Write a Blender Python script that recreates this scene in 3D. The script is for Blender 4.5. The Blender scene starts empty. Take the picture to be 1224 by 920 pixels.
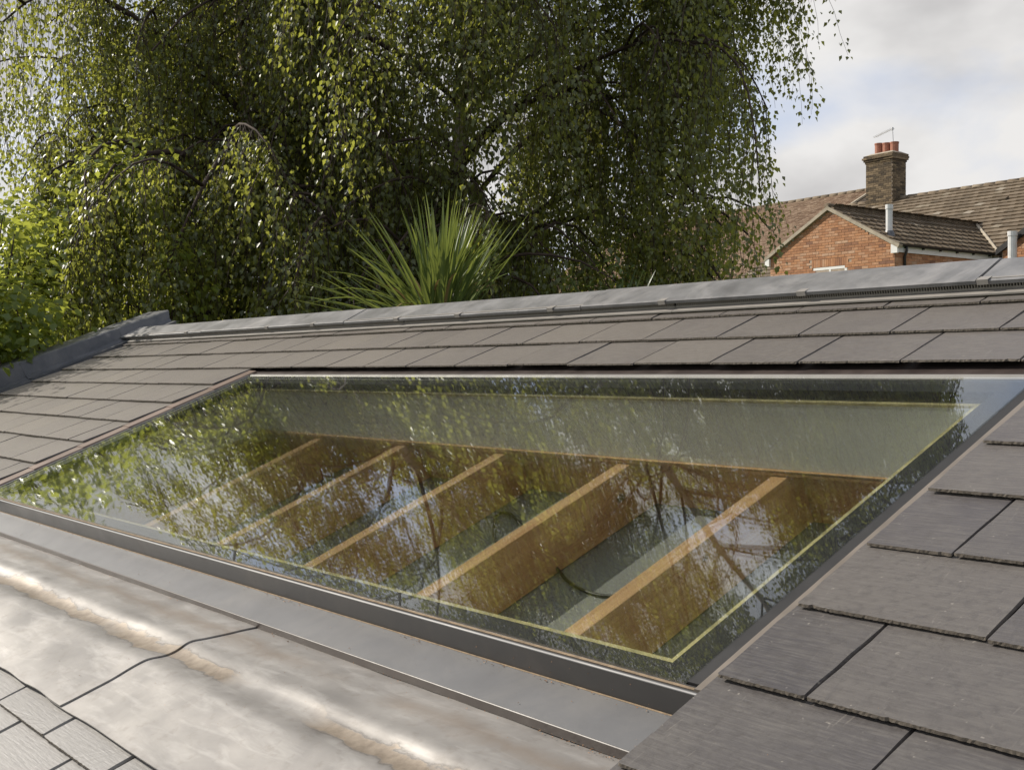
import bpy, math, random
import numpy as np
from mathutils import Vector, Matrix
random.seed(7)
rng = np.random.default_rng(11)
SC = bpy.context.scene
COL = SC.collection
R = math.radians

# ------------------------------------------------------------------ camera, sky, sun, exposure
PITCH = R(22.086)                      # pitch of the slate roof
CA, SA = math.cos(PITCH), math.sin(PITCH)
def W(h, s, n):                        # roof coordinates (along ridge, up slope, off the slope) -> world
    return Vector((h, s * CA - n * SA, s * SA + n * CA))
cam_d = bpy.data.cameras.new('camera')
cam = bpy.data.objects.new('camera', cam_d)
COL.objects.link(cam)
cam_d.sensor_width = 36.0
cam_d.lens = 1370.0 / 1224.0 * 36.0
cam_d.clip_start = 0.02
cam_d.clip_end = 5000
right = Vector((0.643568, 0.765389, 0.0))
upv = Vector((-0.0072625, 0.0061066, 0.999955))
back = Vector((0.7653544, -0.6435391, 0.0094886))
cam.matrix_world = Matrix(((right.x, upv.x, back.x, 0), (right.y, upv.y, back.y, -SA * 0.86),
                           (right.z, upv.z, back.z, CA * 0.86), (0, 0, 0, 1)))
SC.camera = cam
SUN_EL, SUN_T = R(34), R(25)           # elevation; turn of the sun from -X towards -Y
sun_dir = Vector((-math.cos(SUN_EL) * math.cos(SUN_T), -math.cos(SUN_EL) * math.sin(SUN_T), math.sin(SUN_EL)))
sd = bpy.data.lights.new('sun', 'SUN')
sd.energy = 4.9
sd.angle = R(0.55)
sd.color = (1.0, 0.93, 0.82)
so = bpy.data.objects.new('sun', sd)
COL.objects.link(so)
so.rotation_euler = sun_dir.to_track_quat('Z', 'Y').to_euler()
so.location = (-20, -10, 30)
world = bpy.data.worlds.new('World')
SC.world = world
world.use_nodes = True
def world_nodes():
    nt = world.node_tree
    nt.nodes.clear()
    N, L = nt.nodes, nt.links
    out = N.new('ShaderNodeOutputWorld')
    bg = N.new('ShaderNodeBackground')
    bg.inputs['Strength'].default_value = 0.1
    sky = N.new('ShaderNodeTexSky')
    sky.sky_type = 'NISHITA'
    sky.sun_disc = False
    sky.sun_elevation = SUN_EL
    sky.sun_rotation = math.atan2(sun_dir.x, sun_dir.y)
    sky.dust_density = 1.5
    tc = N.new('ShaderNodeTexCoord')
    mp = N.new('ShaderNodeMapping')
    mp.inputs['Scale'].default_value = (1.0, 1.0, 1.9)
    mp.inputs['Location'].default_value = (0.2, 1.3, 1.1)
    n1 = N.new('ShaderNodeTexNoise')
    n1.inputs['Scale'].default_value = 3.2
    n1.inputs['Detail'].default_value = 7
    n1.inputs['Roughness'].default_value = 0.5
    n1.inputs['Distortion'].default_value = 0.25
    n2 = N.new('ShaderNodeTexNoise')
    n2.inputs['Scale'].default_value = 4.5
    n2.inputs['Detail'].default_value = 5
    cr = N.new('ShaderNodeValToRGB')
    cr.color_ramp.elements[0].position = 0.40
    cr.color_ramp.elements[0].color = (0.08,) * 3 + (1,)
    cr.color_ramp.elements[1].position = 0.55
    cr.color_ramp.elements[1].color = (1,) * 3 + (1,)
    c2 = N.new('ShaderNodeValToRGB')
    c2.color_ramp.elements[0].position = 0.36
    c2.color_ramp.elements[0].color = (0.54, 0.53, 0.53, 1)
    c2.color_ramp.elements[1].position = 0.60
    c2.color_ramp.elements[1].color = (0.87, 0.855, 0.84, 1)
    sc_ = N.new('ShaderNodeVectorMath'); sc_.operation = 'SCALE'
    sc_.inputs['Scale'].default_value = 9.0
    base = N.new('ShaderNodeMix'); base.data_type = 'RGBA'
    base.inputs[0].default_value = 0.75
    base.inputs[7].default_value = (5.3, 6.2, 8.3, 1)
    mx = N.new('ShaderNodeMix'); mx.data_type = 'RGBA'
    L.new(tc.outputs['Generated'], mp.inputs['Vector'])
    L.new(mp.outputs['Vector'], n1.inputs['Vector'])
    L.new(mp.outputs['Vector'], n2.inputs['Vector'])
    L.new(n1.outputs['Fac'], cr.inputs['Fac'])
    L.new(n2.outputs['Fac'], c2.inputs['Fac'])
    L.new(c2.outputs['Color'], sc_.inputs[0])
    L.new(sky.outputs['Color'], base.inputs[6])
    L.new(cr.outputs['Color'], mx.inputs[0])
    L.new(base.outputs[2], mx.inputs[6])
    L.new(sc_.outputs['Vector'], mx.inputs[7])
    L.new(mx.outputs[2], bg.inputs['Color'])
    L.new(bg.outputs['Background'], out.inputs['Surface'])
world_nodes()
vs = SC.view_settings
vs.view_transform = 'Standard'
vs.look = 'None'
vs.gamma = 1.0
vs.exposure = 0.12
SC.cycles.use_denoising = True
SC.cycles.max_bounces = 8
SC.cycles.transparent_max_bounces = 16
SC.cycles.glossy_bounces = 4
SC.cycles.transmission_bounces = 4

# ------------------------------------------------------------------ helpers
def empty(name, label, cat, loc=(0, 0, 0), rot=(0, 0, 0), group=None):
    o = bpy.data.objects.new(name, None)
    COL.objects.link(o)
    o.location = loc
    o.rotation_euler = rot
    o.empty_display_size = 0.2
    o['label'] = label
    o['category'] = cat
    if group:
        o['group'] = group
    return o
def link(name, me, parent=None, mat=None):
    o = bpy.data.objects.new(name, me)
    COL.objects.link(o)
    if parent is not None:
        o.parent = parent
    if mat is not None and not me.materials:
        me.materials.append(mat)
    return o
class MB:
    """collects polygons, then links them as one mesh object"""
    def __init__(s):
        s.v, s.f = [], []
    def add(s, vs_, fs):
        b = len(s.v)
        s.v += [tuple(p) for p in vs_]
        s.f += [tuple(i + b for i in f) for f in fs]
    def box(s, x0, x1, y0, y1, z0, z1, T=None):
        p = [Vector((x, y, z)) for z in (z0, z1) for y in (y0, y1) for x in (x0, x1)]
        if T is not None:
            p = [T @ q for q in p]
        s.add(p, [(0, 2, 3, 1), (4, 5, 7, 6), (0, 1, 5, 4), (2, 6, 7, 3), (0, 4, 6, 2), (1, 3, 7, 5)])
    def prof(s, pts, x0, x1, closed=True, T=None, caps=True):
        """profile of (y, z) swept along x"""
        n = len(pts)
        p = [Vector((x, y, z)) for x in (x0, x1) for (y, z) in pts]
        if T is not None:
            p = [T @ q for q in p]
        fs = [(i, (i + 1) % n, n + (i + 1) % n, n + i) for i in range(n if closed else n - 1)]
        if closed and caps:
            fs += [tuple(range(n))[::-1], tuple(range(n, 2 * n))]
        s.add(p, fs)
    def tube(s, path, rad, seg=6, caps=True):
        path = [Vector(p) for p in path]
        n = len(path)
        if not hasattr(rad, '__len__'):
            rad = [rad] * n
        rings = []
        ref = Vector((0.3, 0.9, 0.1)).normalized()
        for i, p in enumerate(path):
            d = (path[min(i + 1, n - 1)] - path[max(i - 1, 0)]).normalized()
            a = d.cross(ref)
            if a.length < 0.05:
                a = d.cross(Vector((1, 0, 0)))
            a.normalize()
            b = d.cross(a)
            rings += [p + (a * math.cos(2 * math.pi * k / seg) + b * math.sin(2 * math.pi * k / seg)) * rad[i] for k in range(seg)]
        fs = [(i * seg + k, i * seg + (k + 1) % seg, (i + 1) * seg + (k + 1) % seg, (i + 1) * seg + k)
              for i in range(n - 1) for k in range(seg)]
        if caps:
            fs += [tuple(range(seg))[::-1], tuple(range((n - 1) * seg, n * seg))]
        s.add(rings, fs)
    def mesh(s, name, smooth=False):
        me = bpy.data.meshes.new(name)
        me.from_pydata(s.v, [], s.f)
        me.update()
        if smooth:
            me.polygons.foreach_set('use_smooth', [True] * len(me.polygons))
        return me
    def build(s, name, mat, parent=None, smooth=False, kind=None, bevel=0):
        o = link(name, s.mesh(name, smooth), parent, mat)
        if kind:
            o['kind'] = kind
        if bevel:
            m = o.modifiers.new('bevel', 'BEVEL')
            m.width = bevel
            m.segments = 2
            m.limit_method = 'ANGLE'
        return o

# ------------------------------------------------------------------ materials
class NT:
    def __init__(s, name):
        s.m = bpy.data.materials.new(name)
        s.m.use_nodes = True
        s.t = s.m.node_tree
        s.N, s.L = s.t.nodes, s.t.links
        s.b = s.N['Principled BSDF']
    def n(s, typ, **kw):
        q = s.N.new(typ)
        for k, v in kw.items():
            if hasattr(q, k) and k not in q.inputs:
                setattr(q, k, v)
            else:
                q.inputs[k].default_value = v
        return q
    def coord(s, scale=(1, 1, 1), which='Object', rnd=False):
        tc = s.n('ShaderNodeTexCoord')
        mp = s.n('ShaderNodeMapping')
        mp.inputs['Scale'].default_value = scale
        s.L.new(tc.outputs[which], mp.inputs['Vector'])
        if rnd:                                    # another patch of grain for every piece
            oi = s.n('ShaderNodeObjectInfo')
            vm = s.n('ShaderNodeVectorMath', operation='SCALE')
            vm.inputs[0].default_value = (37.0, 91.0, 53.0)
            s.L.new(oi.outputs['Random'], vm.inputs['Scale'])
            s.L.new(vm.outputs['Vector'], mp.inputs['Location'])
        return mp.outputs['Vector']
    def noise(s, vec, scale, detail=5, rough=0.55, dist=0.0):
        q = s.n('ShaderNodeTexNoise')
        q.inputs['Scale'].default_value = scale
        q.inputs['Detail'].default_value = detail
        q.inputs['Roughness'].default_value = rough
        q.inputs['Distortion'].default_value = dist
        s.L.new(vec, q.inputs['Vector'])
        return q.outputs['Fac']
    def ramp(s, fac, stops):
        q = s.n('ShaderNodeValToRGB')
        e = q.color_ramp.elements
        while len(e) < len(stops):
            e.new(0.5)
        for k, (p, c) in enumerate(stops):
            e[k].position = p
            c = (c,) * 3 if not hasattr(c, '__len__') else c
            e[k].color = tuple(c) + (1,)
        s.L.new(fac, q.inputs['Fac'])
        return q.outputs['Color']
    def mix(s, fac, a, b, blend='MIX'):
        q = s.n('ShaderNodeMix', data_type='RGBA', blend_type=blend)
        for sock, v in ((q.inputs[0], fac), (q.inputs[6], a), (q.inputs[7], b)):
            if hasattr(v, 'is_linked'):
                s.L.new(v, sock)
            else:
                sock.default_value = (tuple(v) + (1,)) if hasattr(v, '__len__') else v
        return q.outputs[2]
    def mth(s, op, a, b=0.0):
        q = s.n('ShaderNodeMath', operation=op)
        for sock, v in ((q.inputs[0], a), (q.inputs[1], b)):
            if hasattr(v, 'is_linked'):
                s.L.new(v, sock)
            else:
                sock.default_value = v
        return q.outputs[0]
    def bump(s, h, strength, dist=0.01):
        q = s.n('ShaderNodeBump')
        q.inputs['Strength'].default_value = strength
        q.inputs['Distance'].default_value = dist
        s.L.new(h, q.inputs['Height'])
        s.L.new(q.outputs['Normal'], s.b.inputs['Normal'])
    def col(s, c):
        if hasattr(c, 'is_linked'):
            s.L.new(c, s.b.inputs['Base Color'])
        else:
            s.b.inputs['Base Color'].default_value = tuple(c) + (1,)
    def set(s, rough=0.5, metal=0.0, spec=0.5):
        for k, v in (('Roughness', rough), ('Metallic', metal), ('Specular IOR Level', spec)):
            if hasattr(v, 'is_linked'):
                s.L.new(v, s.b.inputs[k])
            else:
                s.b.inputs[k].default_value = v
        return s.m
def m_slate(name='slate', k=1.0):
    t = NT(name)
    v = t.coord(rnd=True)
    vs_ = t.coord((3, 34, 20), rnd=True)
    big = t.noise(v, 6, 4)
    fine = t.noise(v, 60, 6, 0.7)
    stri = t.noise(vs_, 6, 4, 0.6)
    oi = t.n('ShaderNodeObjectInfo')
    q = (lambda *c_: tuple(x * k for x in c_)) if k < 2 else (lambda *c_: tuple(k * (0.35 * sum(c_) / 3 + 0.055) * w for w in (1.04, 1.0, 0.95)))
    tone = t.ramp(oi.outputs['Random'], [(0, q(0.045, 0.042, 0.047)), (0.3, q(0.080, 0.073, 0.073)), (0.65, q(0.058, 0.054, 0.060)), (1, q(0.108, 0.097, 0.088))])
    c = t.mix(t.mth('MULTIPLY', t.ramp(big, [(0.35, 0), (0.75, 1)]), 0.6), tone, q(0.112, 0.102, 0.092))
    c = t.mix(t.mth('MULTIPLY', t.ramp(stri, [(0.42, 0), (0.70, 1)]), 0.5 if k < 2 else 0.06), c, q(0.145, 0.134, 0.121))
    c = t.mix(t.mth('MULTIPLY', t.ramp(fine, [(0.35, 1), (0.5, 0)]), 0.5), c, q(0.062, 0.056, 0.054))
    spk = t.noise(v, 95, 2, 0.5)
    c = t.mix(t.mth('MULTIPLY', t.ramp(spk, [(0.71, 0), (0.77, 1)]), 0.45), c, q(0.38, 0.345, 0.30))
    scr = t.noise(t.coord((26, 3, 20), rnd=True), 3.2, 5, 0.7, 1.5)
    c = t.mix(t.mth('MULTIPLY', t.ramp(scr, [(0.63, 0), (0.70, 1)]), 0.22), c, q(0.33, 0.30, 0.26))
    t.col(c)
    t.bump(t.mth('ADD', t.mth('MULTIPLY', stri, 0.7), t.mth('MULTIPLY', fine, 0.5)), 0.35, 0.003)
    t.b.inputs['Sheen Weight'].default_value = 0.85          # warm sheen put in for light glancing off the slates
    t.b.inputs['Sheen Roughness'].default_value = 0.28
    t.b.inputs['Sheen Tint'].default_value = (1.0, 0.84, 0.69, 1)
    return t.set(t.ramp(fine, [(0.3, 0.40), (0.7, 0.56)]), 0, 0.5)
def m_lead():
    t = NT('weathered_lead')
    v = t.coord()
    vst = t.coord((2.0, 9.0, 4))
    big = t.noise(v, 4.5, 5, 0.6, 0.4)
    fine = t.noise(v, 40, 6, 0.65)
    strk = t.noise(vst, 3.5, 5, 0.6, 0.5)
    c = t.mix(t.ramp(big, [(0.3, 0), (0.7, 1)]), (0.245, 0.231, 0.218), (0.350, 0.330, 0.306))
    c = t.mix(t.mth('MULTIPLY', t.ramp(strk, [(0.5, 0), (0.72, 1)]), 0.6), c, (0.46, 0.44, 0.415))
    c = t.mix(t.mth('MULTIPLY', t.ramp(fine, [(0.32, 1), (0.46, 0)]), 0.35), c, (0.20, 0.175, 0.15))
    # silt left in the hollow of the dressed lead
    sx = t.n('ShaderNodeSeparateXYZ')
    tc = t.n('ShaderNodeTexCoord')
    t.L.new(tc.outputs['Object'], sx.inputs['Vector'])
    wob = t.noise(t.coord((1.4, 2.6, 2.2)), 5, 8, 0.62, 0.6)
    y = t.mth('ADD', sx.outputs['Y'], t.mth('MULTIPLY', t.mth('SUBTRACT', wob, 0.5), 0.085))
    d1 = t.mth('ABSOLUTE', t.mth('SUBTRACT', y, 0.690))
    d2 = t.mth('ABSOLUTE', t.mth('SUBTRACT', y, 0.812))
    silt = t.ramp(d1, [(0.0165, 0.9), (0.0185, 0)])
    ring = t.ramp(d1, [(0.0150, 0), (0.0190, 1), (0.024, 0.35), (0.042, 0)])
    silt2 = t.ramp(d2, [(0.0, 0.75), (0.035, 0)])
    gaps = t.ramp(t.noise(t.coord((1.1, 1.1, 1.1)), 2.0, 3), [(0.38, 0), (0.5, 1)])
    c = t.mix(t.mth('MULTIPLY', t.mth('MULTIPLY', ring, gaps), 0.9), c, (0.115, 0.102, 0.09))
    c = t.mix(t.mth('MULTIPLY', silt, gaps), c, t.mix(t.ramp(fine, [(0.35, 0), (0.65, 1)]), (0.185, 0.145, 0.105), (0.30, 0.245, 0.185)))
    c = t.mix(t.mth('MULTIPLY', silt2, gaps), c, (0.24, 0.20, 0.165))
    t.col(c)
    t.bump(t.mth('ADD', t.mth('MULTIPLY', fine, 0.3), t.mth('MULTIPLY', t.noise(v, 11, 2, 0.4), 2.0)), 0.25, 0.004)
    return t.set(t.ramp(big, [(0.3, 0.42), (0.7, 0.56)]), 0.22, 0.5)
def m_leadcap():
    t = NT('dark_lead')
    v = t.coord()
    big = t.noise(v, 7, 5, 0.6, 0.5)
    fine = t.noise(v, 50, 5)
    c = t.mix(t.ramp(big, [(0.35, 0), (0.7, 1)]), (0.075, 0.080, 0.090), (0.14, 0.14, 0.143))
    c = t.mix(t.mth('MULTIPLY', t.ramp(t.noise(v, 3, 6, 0.7, 1.0), [(0.6, 0), (0.7, 1)]), 0.5), c, (0.32, 0.30, 0.29))
    t.col(c)
    t.bump(fine, 0.2, 0.003)
    return t.set(0.45, 0.2)
def m_plain(name, col, rough=0.5, metal=0.0, var=0.15, scale=14, bump=0.1, dirt=None, spec=0.5):
    t = NT(name)
    v = t.coord()
    f = t.noise(v, scale, 6, 0.6)
    lo = tuple(c * (1 - var) for c in col)
    hi = tuple(min(1, c * (1 + var)) for c in col)
    c = t.mix(t.ramp(f, [(0.3, 0), (0.7, 1)]), lo, hi)
    if dirt:
        d = t.noise(v, scale * 0.4, 6, 0.7, 0.6)
        c = t.mix(t.mth('MULTIPLY', t.ramp(d, [(0.5, 0), (0.75, 1)]), dirt[1]), c, dirt[0])
    t.col(c)
    if bump:
        t.bump(t.noise(v, scale * 5, 4), bump, 0.002)
    return t.set(t.ramp(f, [(0.2, max(0.02, rough - 0.07)), (0.8, rough + 0.07)]), metal, spec)
def m_wood(name, a, b):
    t = NT(name)
    v = t.coord((26, 1.6, 26), rnd=True)
    g = t.noise(v, 2.2, 6, 0.6, 1.2)
    k = t.noise(t.coord((4, 1.4, 4), rnd=True), 2, 3)
    c = t.mix(t.ramp(g, [(0.3, 0), (0.7, 1)]), a, b)
    c = t.mix(t.mth('MULTIPLY', t.ramp(k, [(0.5, 0), (0.8, 1)]), 0.4), c, tuple(q * 0.6 for q in a))
    vo = t.n('ShaderNodeTexVoronoi')
    vo.inputs['Scale'].default_value = 4.0
    t.L.new(t.coord((0.04, 1.0, 1.5), rnd=True), vo.inputs['Vector'])
    c = t.mix(t.ramp(vo.outputs['Distance'], [(0.055, 0.9), (0.085, 0)]), c, (0.06, 0.03, 0.012))
    t.col(c)
    t.bump(g, 0.2, 0.002)
    return t.set(0.55)
def m_bricks(name, stops, rough=0.85):
    """colour of each brick from the per-brick number stored on its faces"""
    t = NT(name)
    at = t.n('ShaderNodeAttribute', attribute_name='tint')
    c = t.ramp(at.outputs['Fac'], stops)
    v = t.coord()
    f = t.noise(v, 9, 5, 0.65)
    c = t.mix(t.ramp(f, [(0.25, 0.55), (0.75, 0)]), c, tuple(q * 0.6 for q in stops[0][1]))
    t.col(c)
    t.bump(t.noise(v, 40, 3), 0.3, 0.01)
    return t.set(rough, 0, 0.3)
def m_leaf(name, dark, light, trans, rough=0.38, spec=0.55, tfac=0.35):
    t = NT(name)
    at = t.n('ShaderNodeAttribute', attribute_name='tint')
    c = t.ramp(at.outputs['Fac'], [(0, dark), (0.85, light), (1.0, tuple(q * 1.25 for q in light))])
    t.col(c)
    t.set(rough, 0, spec)
    tr = t.n('ShaderNodeBsdfTranslucent')
    tc = t.mix(at.outputs['Fac'], tuple(q * 0.7 for q in trans), trans)
    t.L.new(tc, tr.inputs['Color'])
    ms = t.n('ShaderNodeMixShader')
    ms.inputs[0].default_value = tfac
    t.L.new(t.b.outputs[0], ms.inputs[1])
    t.L.new(tr.outputs[0], ms.inputs[2])
    t.L.new(ms.outputs[0], t.N['Material Output'].inputs['Surface'])
    return t.m
def m_bark(name, a, b, dark):
    t = NT(name)
    v = t.coord((6, 6, 14))
    f = t.noise(v, 1.2, 6, 0.65, 0.5)
    c = t.mix(t.ramp(f, [(0.3, 0), (0.65, 1)]), a, b)
    c = t.mix(t.ramp(t.noise(t.coord((3, 3, 16)), 1.5, 4, 0.6), [(0.58, 0), (0.66, 1)]), c, dark)
    t.col(c)
    t.bump(f, 0.5, 0.02)
    return t.set(0.8, 0, 0.2)
def m_glass():
    """clear float glass: Schlick mirror at both faces over a faint green tint"""
    t = NT('clear_glass')
    t.N.remove(t.b)
    geo = t.n('ShaderNodeNewGeometry')
    dt = t.n('ShaderNodeVectorMath', operation='DOT_PRODUCT')
    t.L.new(geo.outputs['Normal'], dt.inputs[0])
    t.L.new(geo.outputs['Incoming'], dt.inputs[1])
    c = t.mth('ABSOLUTE', dt.outputs['Value'])
    p = t.mth('POWER', t.mth('SUBTRACT', 1.0, c), 5.0)
    fr = t.mth('ADD', 0.066, t.mth('MULTIPLY', p, 0.934))      # coated panes
    tr = t.n('ShaderNodeBsdfTransparent')
    tr.inputs['Color'].default_value = (0.972, 0.979, 0.968, 1)
    gl = t.n('ShaderNodeBsdfGlossy')
    gl.inputs['Roughness'].default_value = 0.0
    gl.inputs['Color'].default_value = (0.98, 1.0, 0.99, 1)
    wv = t.n('ShaderNodeTexNoise')
    wv.inputs['Scale'].default_value = 2.3
    wv.inputs['Detail'].default_value = 1
    tc = t.n('ShaderNodeTexCoord')
    t.L.new(tc.outputs['Object'], wv.inputs['Vector'])
    bp = t.n('ShaderNodeBump')
    bp.inputs['Strength'].default_value = 0.022
    bp.inputs['Distance'].default_value = 0.02
    t.L.new(wv.outputs['Fac'], bp.inputs['Height'])
    t.L.new(bp.outputs['Normal'], gl.inputs['Normal'])
    ms = t.n('ShaderNodeMixShader')
    t.L.new(fr, ms.inputs[0])
    t.L.new(tr.outputs[0], ms.inputs[1])
    t.L.new(gl.outputs[0], ms.inputs[2])
    t.L.new(ms.outputs[0], t.N['Material Output'].inputs['Surface'])
    return t.m
M = dict(
    slate=m_slate(), paleslate=m_slate('pale_slate', 2.75), lead=m_lead(), leadcap=m_leadcap(),
    ridge=m_plain('ridge_slate', (0.172, 0.169, 0.168), 0.42, 0, 0.3, 9, 0.3, ((0.42, 0.40, 0.385), 0.6)),
    vent=m_plain('vent_plastic', (0.27, 0.25, 0.225), 0.5, 0, 0.1, 12),
    void=m_plain('void_shade', (0.012, 0.011, 0.011), 0.8, 0, 0.1),
    deck=m_plain('bitumen_felt', (0.022, 0.020, 0.020), 0.8, 0, 0.1),
    timber=m_wood('pine', (0.45, 0.235, 0.10), (0.64, 0.41, 0.21)),
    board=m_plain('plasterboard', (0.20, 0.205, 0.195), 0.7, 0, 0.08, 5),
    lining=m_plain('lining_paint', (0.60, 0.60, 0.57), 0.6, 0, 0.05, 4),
    cream=m_plain('cream_edge', (0.46, 0.40, 0.21), 0.5, 0, 0.35, 22, 0.2, ((0.16, 0.13, 0.06), 0.6)),
    frit=m_plain('black_border', (0.006, 0.006, 0.007), 0.5, 0, 0.1),
    frame=m_plain('shaded_grey_aluminium', (0.065, 0.062, 0.060), 0.38, 0.1, 0.12, 10, 0.05, ((0.17, 0.14, 0.115), 0.25)),  # apron's grey darkened for the lesser light on the upstand face
    apron=m_plain('grey_aluminium', (0.130, 0.130, 0.133), 0.52, 0.15, 0.06, 9, 0.08, ((0.24, 0.225, 0.205), 0.3)),
    bronze=m_plain('bronze_aluminium', (0.205, 0.148, 0.118), 0.4, 0.1, 0.12, 10, 0.05),
    shadebronze=m_plain('shaded_bronze_aluminium', (0.050, 0.038, 0.034), 0.42, 0.0, 0.3, 14, 0.1, ((0.10, 0.080, 0.068), 0.5)),  # bronze darkened for shade under the slate tails, shared by the drip edge
    trim=m_plain('pale_aluminium', (0.34, 0.325, 0.30), 0.35, 0.2, 0.08, 10, 0.04),
    seal=m_plain('black_seal', (0.022, 0.021, 0.021), 0.6, 0, 0.2, 20),
    dusty=m_plain('dusty_aluminium', (0.185, 0.158, 0.132), 0.45, 0.1, 0.15, 12, 0.05),
    slate_edge=m_plain('slate_edge', (0.105, 0.088, 0.070), 0.8, 0, 0.35, 120, 0.3),
    dirt=m_plain('silt', (0.24, 0.175, 0.11), 0.9, 0, 0.35, 60, 0.5),
    glass=m_glass(),
    cable=m_plain('black_cable', (0.008, 0.008, 0.009), 0.5),
    mortar=m_plain('mortar', (0.36, 0.29, 0.22), 0.9, 0, 0.2, 8),
    brick=m_bricks('orange_brick', [(0, (0.24, 0.125, 0.08)), (0.10, (0.38, 0.18, 0.090)), (0.5, (0.52, 0.255, 0.122)), (0.85, (0.54, 0.30, 0.17)), (1, (0.58, 0.38, 0.25))]),
    oldbrick=m_bricks('weathered_brick', [(0, (0.06, 0.045, 0.03)), (0.5, (0.15, 0.11, 0.065)), (1, (0.27, 0.20, 0.12))]),
    tile=m_bricks('brown_roof_tile', [(0, (0.125, 0.095, 0.062)), (0.5, (0.185, 0.140, 0.092)), (0.93, (0.225, 0.175, 0.12)), (0.985, (0.28, 0.235, 0.17)), (1, (0.38, 0.33, 0.26))]),
    plaintile=m_bricks('clay_roof_tile', [(0, (0.17, 0.105, 0.065)), (0.5, (0.28, 0.19, 0.125)), (1, (0.40, 0.30, 0.21))]),
    clay=m_plain('terracotta', (0.33, 0.135, 0.085), 0.8, 0, 0.2, 8),
    white=m_plain('white_paint', (0.74, 0.73, 0.70), 0.5, 0, 0.06, 6),
    black=m_plain('black_plastic', (0.02, 0.019, 0.018), 0.45),
    flue=m_plain('grey_flue', (0.62, 0.62, 0.61), 0.5, 0, 0.1, 8),
    verge=m_plain('verge_mortar', (0.36, 0.31, 0.235), 0.9, 0, 0.25, 6, 0.4),
    pane=m_plain('dark_window_pane', (0.02, 0.025, 0.03), 0.05),
    alu=m_plain('aerial_metal', (0.55, 0.55, 0.54), 0.4, 0.6),
    birchbark=m_bark('birch_bark', (0.42, 0.36, 0.29), (0.30, 0.24, 0.18), (0.06, 0.05, 0.045)),
    twig=m_bark('twig_bark', (0.085, 0.06, 0.045), (0.05, 0.036, 0.03), (0.03, 0.022, 0.02)),
    birchleaf=m_leaf('birch_leaf', (0.052, 0.066, 0.026), (0.116, 0.140, 0.046), (0.52, 0.54, 0.085), 0.42, 0.75, 0.48),
    brightleaf=m_leaf('hazel_leaf', (0.055, 0.095, 0.018), (0.12, 0.17, 0.03), (0.56, 0.60, 0.09), 0.38, 0.6, 0.52),
    darkleaf=m_leaf('dark_shrub_leaf', (0.035, 0.055, 0.018), (0.07, 0.10, 0.03), (0.14, 0.2, 0.03), 0.42, 0.45, 0.25),
    blade=m_leaf('sword_leaf', (0.070, 0.115, 0.034), (0.140, 0.188, 0.052), (0.30, 0.35, 0.07), 0.4, 0.45, 0.3),
    deadblade=m_leaf('dry_sword_leaf', (0.20, 0.14, 0.06), (0.30, 0.22, 0.10), (0.3, 0.2, 0.08), 0.6, 0.3, 0.2),
    darkblade=m_leaf('dark_sword_leaf', (0.04, 0.065, 0.028), (0.075, 0.105, 0.045), (0.12, 0.16, 0.05), 0.4, 0.45, 0.2),
    bloom=m_bricks('faded_flower', [(0, (0.22, 0.13, 0.10)), (1, (0.40, 0.28, 0.21))]),
    grass=m_plain('lawn', (0.06, 0.085, 0.025), 0.9, 0, 0.35, 3, 0.5),
    crumb=m_plain('catkin_scale', (0.42, 0.22, 0.10), 0.8, 0, 0.35, 200),
)

# ------------------------------------------------------------------ ground
def ground():
    xs = np.concatenate([np.linspace(-900, -60, 8), np.linspace(-50, 40, 31), np.linspace(60, 900, 8)])
    ys = np.concatenate([np.linspace(-900, -40, 8), np.linspace(-30, 60, 31), np.linspace(80, 900, 8)])
    v = []
    for y in ys:
        for x in xs:
            t = min(1, max(0, (y - 9) / 14))
            v.append((x, y, -2.6 + 1.1 * t * t * (3 - 2 * t)))
    n = len(xs)
    f = [(j * n + i, j * n + i + 1, (j + 1) * n + i + 1, (j + 1) * n + i) for j in range(len(ys) - 1) for i in range(n - 1)]
    b = MB()
    b.v, b.f = v, f
    o = b.build('ground', M['grass'], None, True, 'structure')
ground()

# ------------------------------------------------------------------ slate roof of the extension
ROT = (PITCH, 0, 0)
roof = empty('extension_roof', 'grey slate roof of a low extension around the long sloping rooflight', 'roof', (0, 0, 0), ROT)
GR, GL, GB, GT = -1.095, -4.50, 0.985, 2.14       # outer edges of the glass
def decks():
    b = MB()
    b.box(-1.030, 2.0, -0.6, 2.22, -0.11, -0.030)         # right of the rooflight
    b.box(-7.40, -4.640, 0.2, 2.22, -0.11, -0.030)        # left
    b.box(-7.40, 2.0, 2.255, 2.80, -0.13, -0.030)         # above
    b.box(-7.40, -1.032, -0.6, 0.50, -0.20, -0.058)       # below, under the lower slates
    b.box(-7.40, -1.032, 0.50, 0.93, -0.24, -0.115)
    b.build('roof_deck', M['deck'], roof)
    # rear slope and the walls under the roof, seen only from elsewhere
    q = MB()
    ap = Vector((2.815, -0.02))
    c2, s2 = math.cos(2 * PITCH), math.sin(2 * PITCH)
    pts = [(ap.x, ap.y), (ap.x + 0.8 * c2, ap.y - 0.8 * s2), (ap.x + 0.8 * c2 - 0.06, ap.y - 0.8 * s2 - 0.06), (ap.x - 0.04, ap.y - 0.09)]
    q.prof(pts, -7.4, 2.0)
    q.build('rear_slope', M['slate'], roof)
    w = MB()
    Ti = Matrix.Rotation(-PITCH, 4, 'X')
    w.box(-7.35, 1.95, -0.45, 3.15, -2.62, -0.45, Ti)
    w.box(-7.35, 1.95, 2.95, 3.15, -0.45, 0.70, Ti)
    w.build('wall', M['mortar'], roof)
decks()
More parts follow.
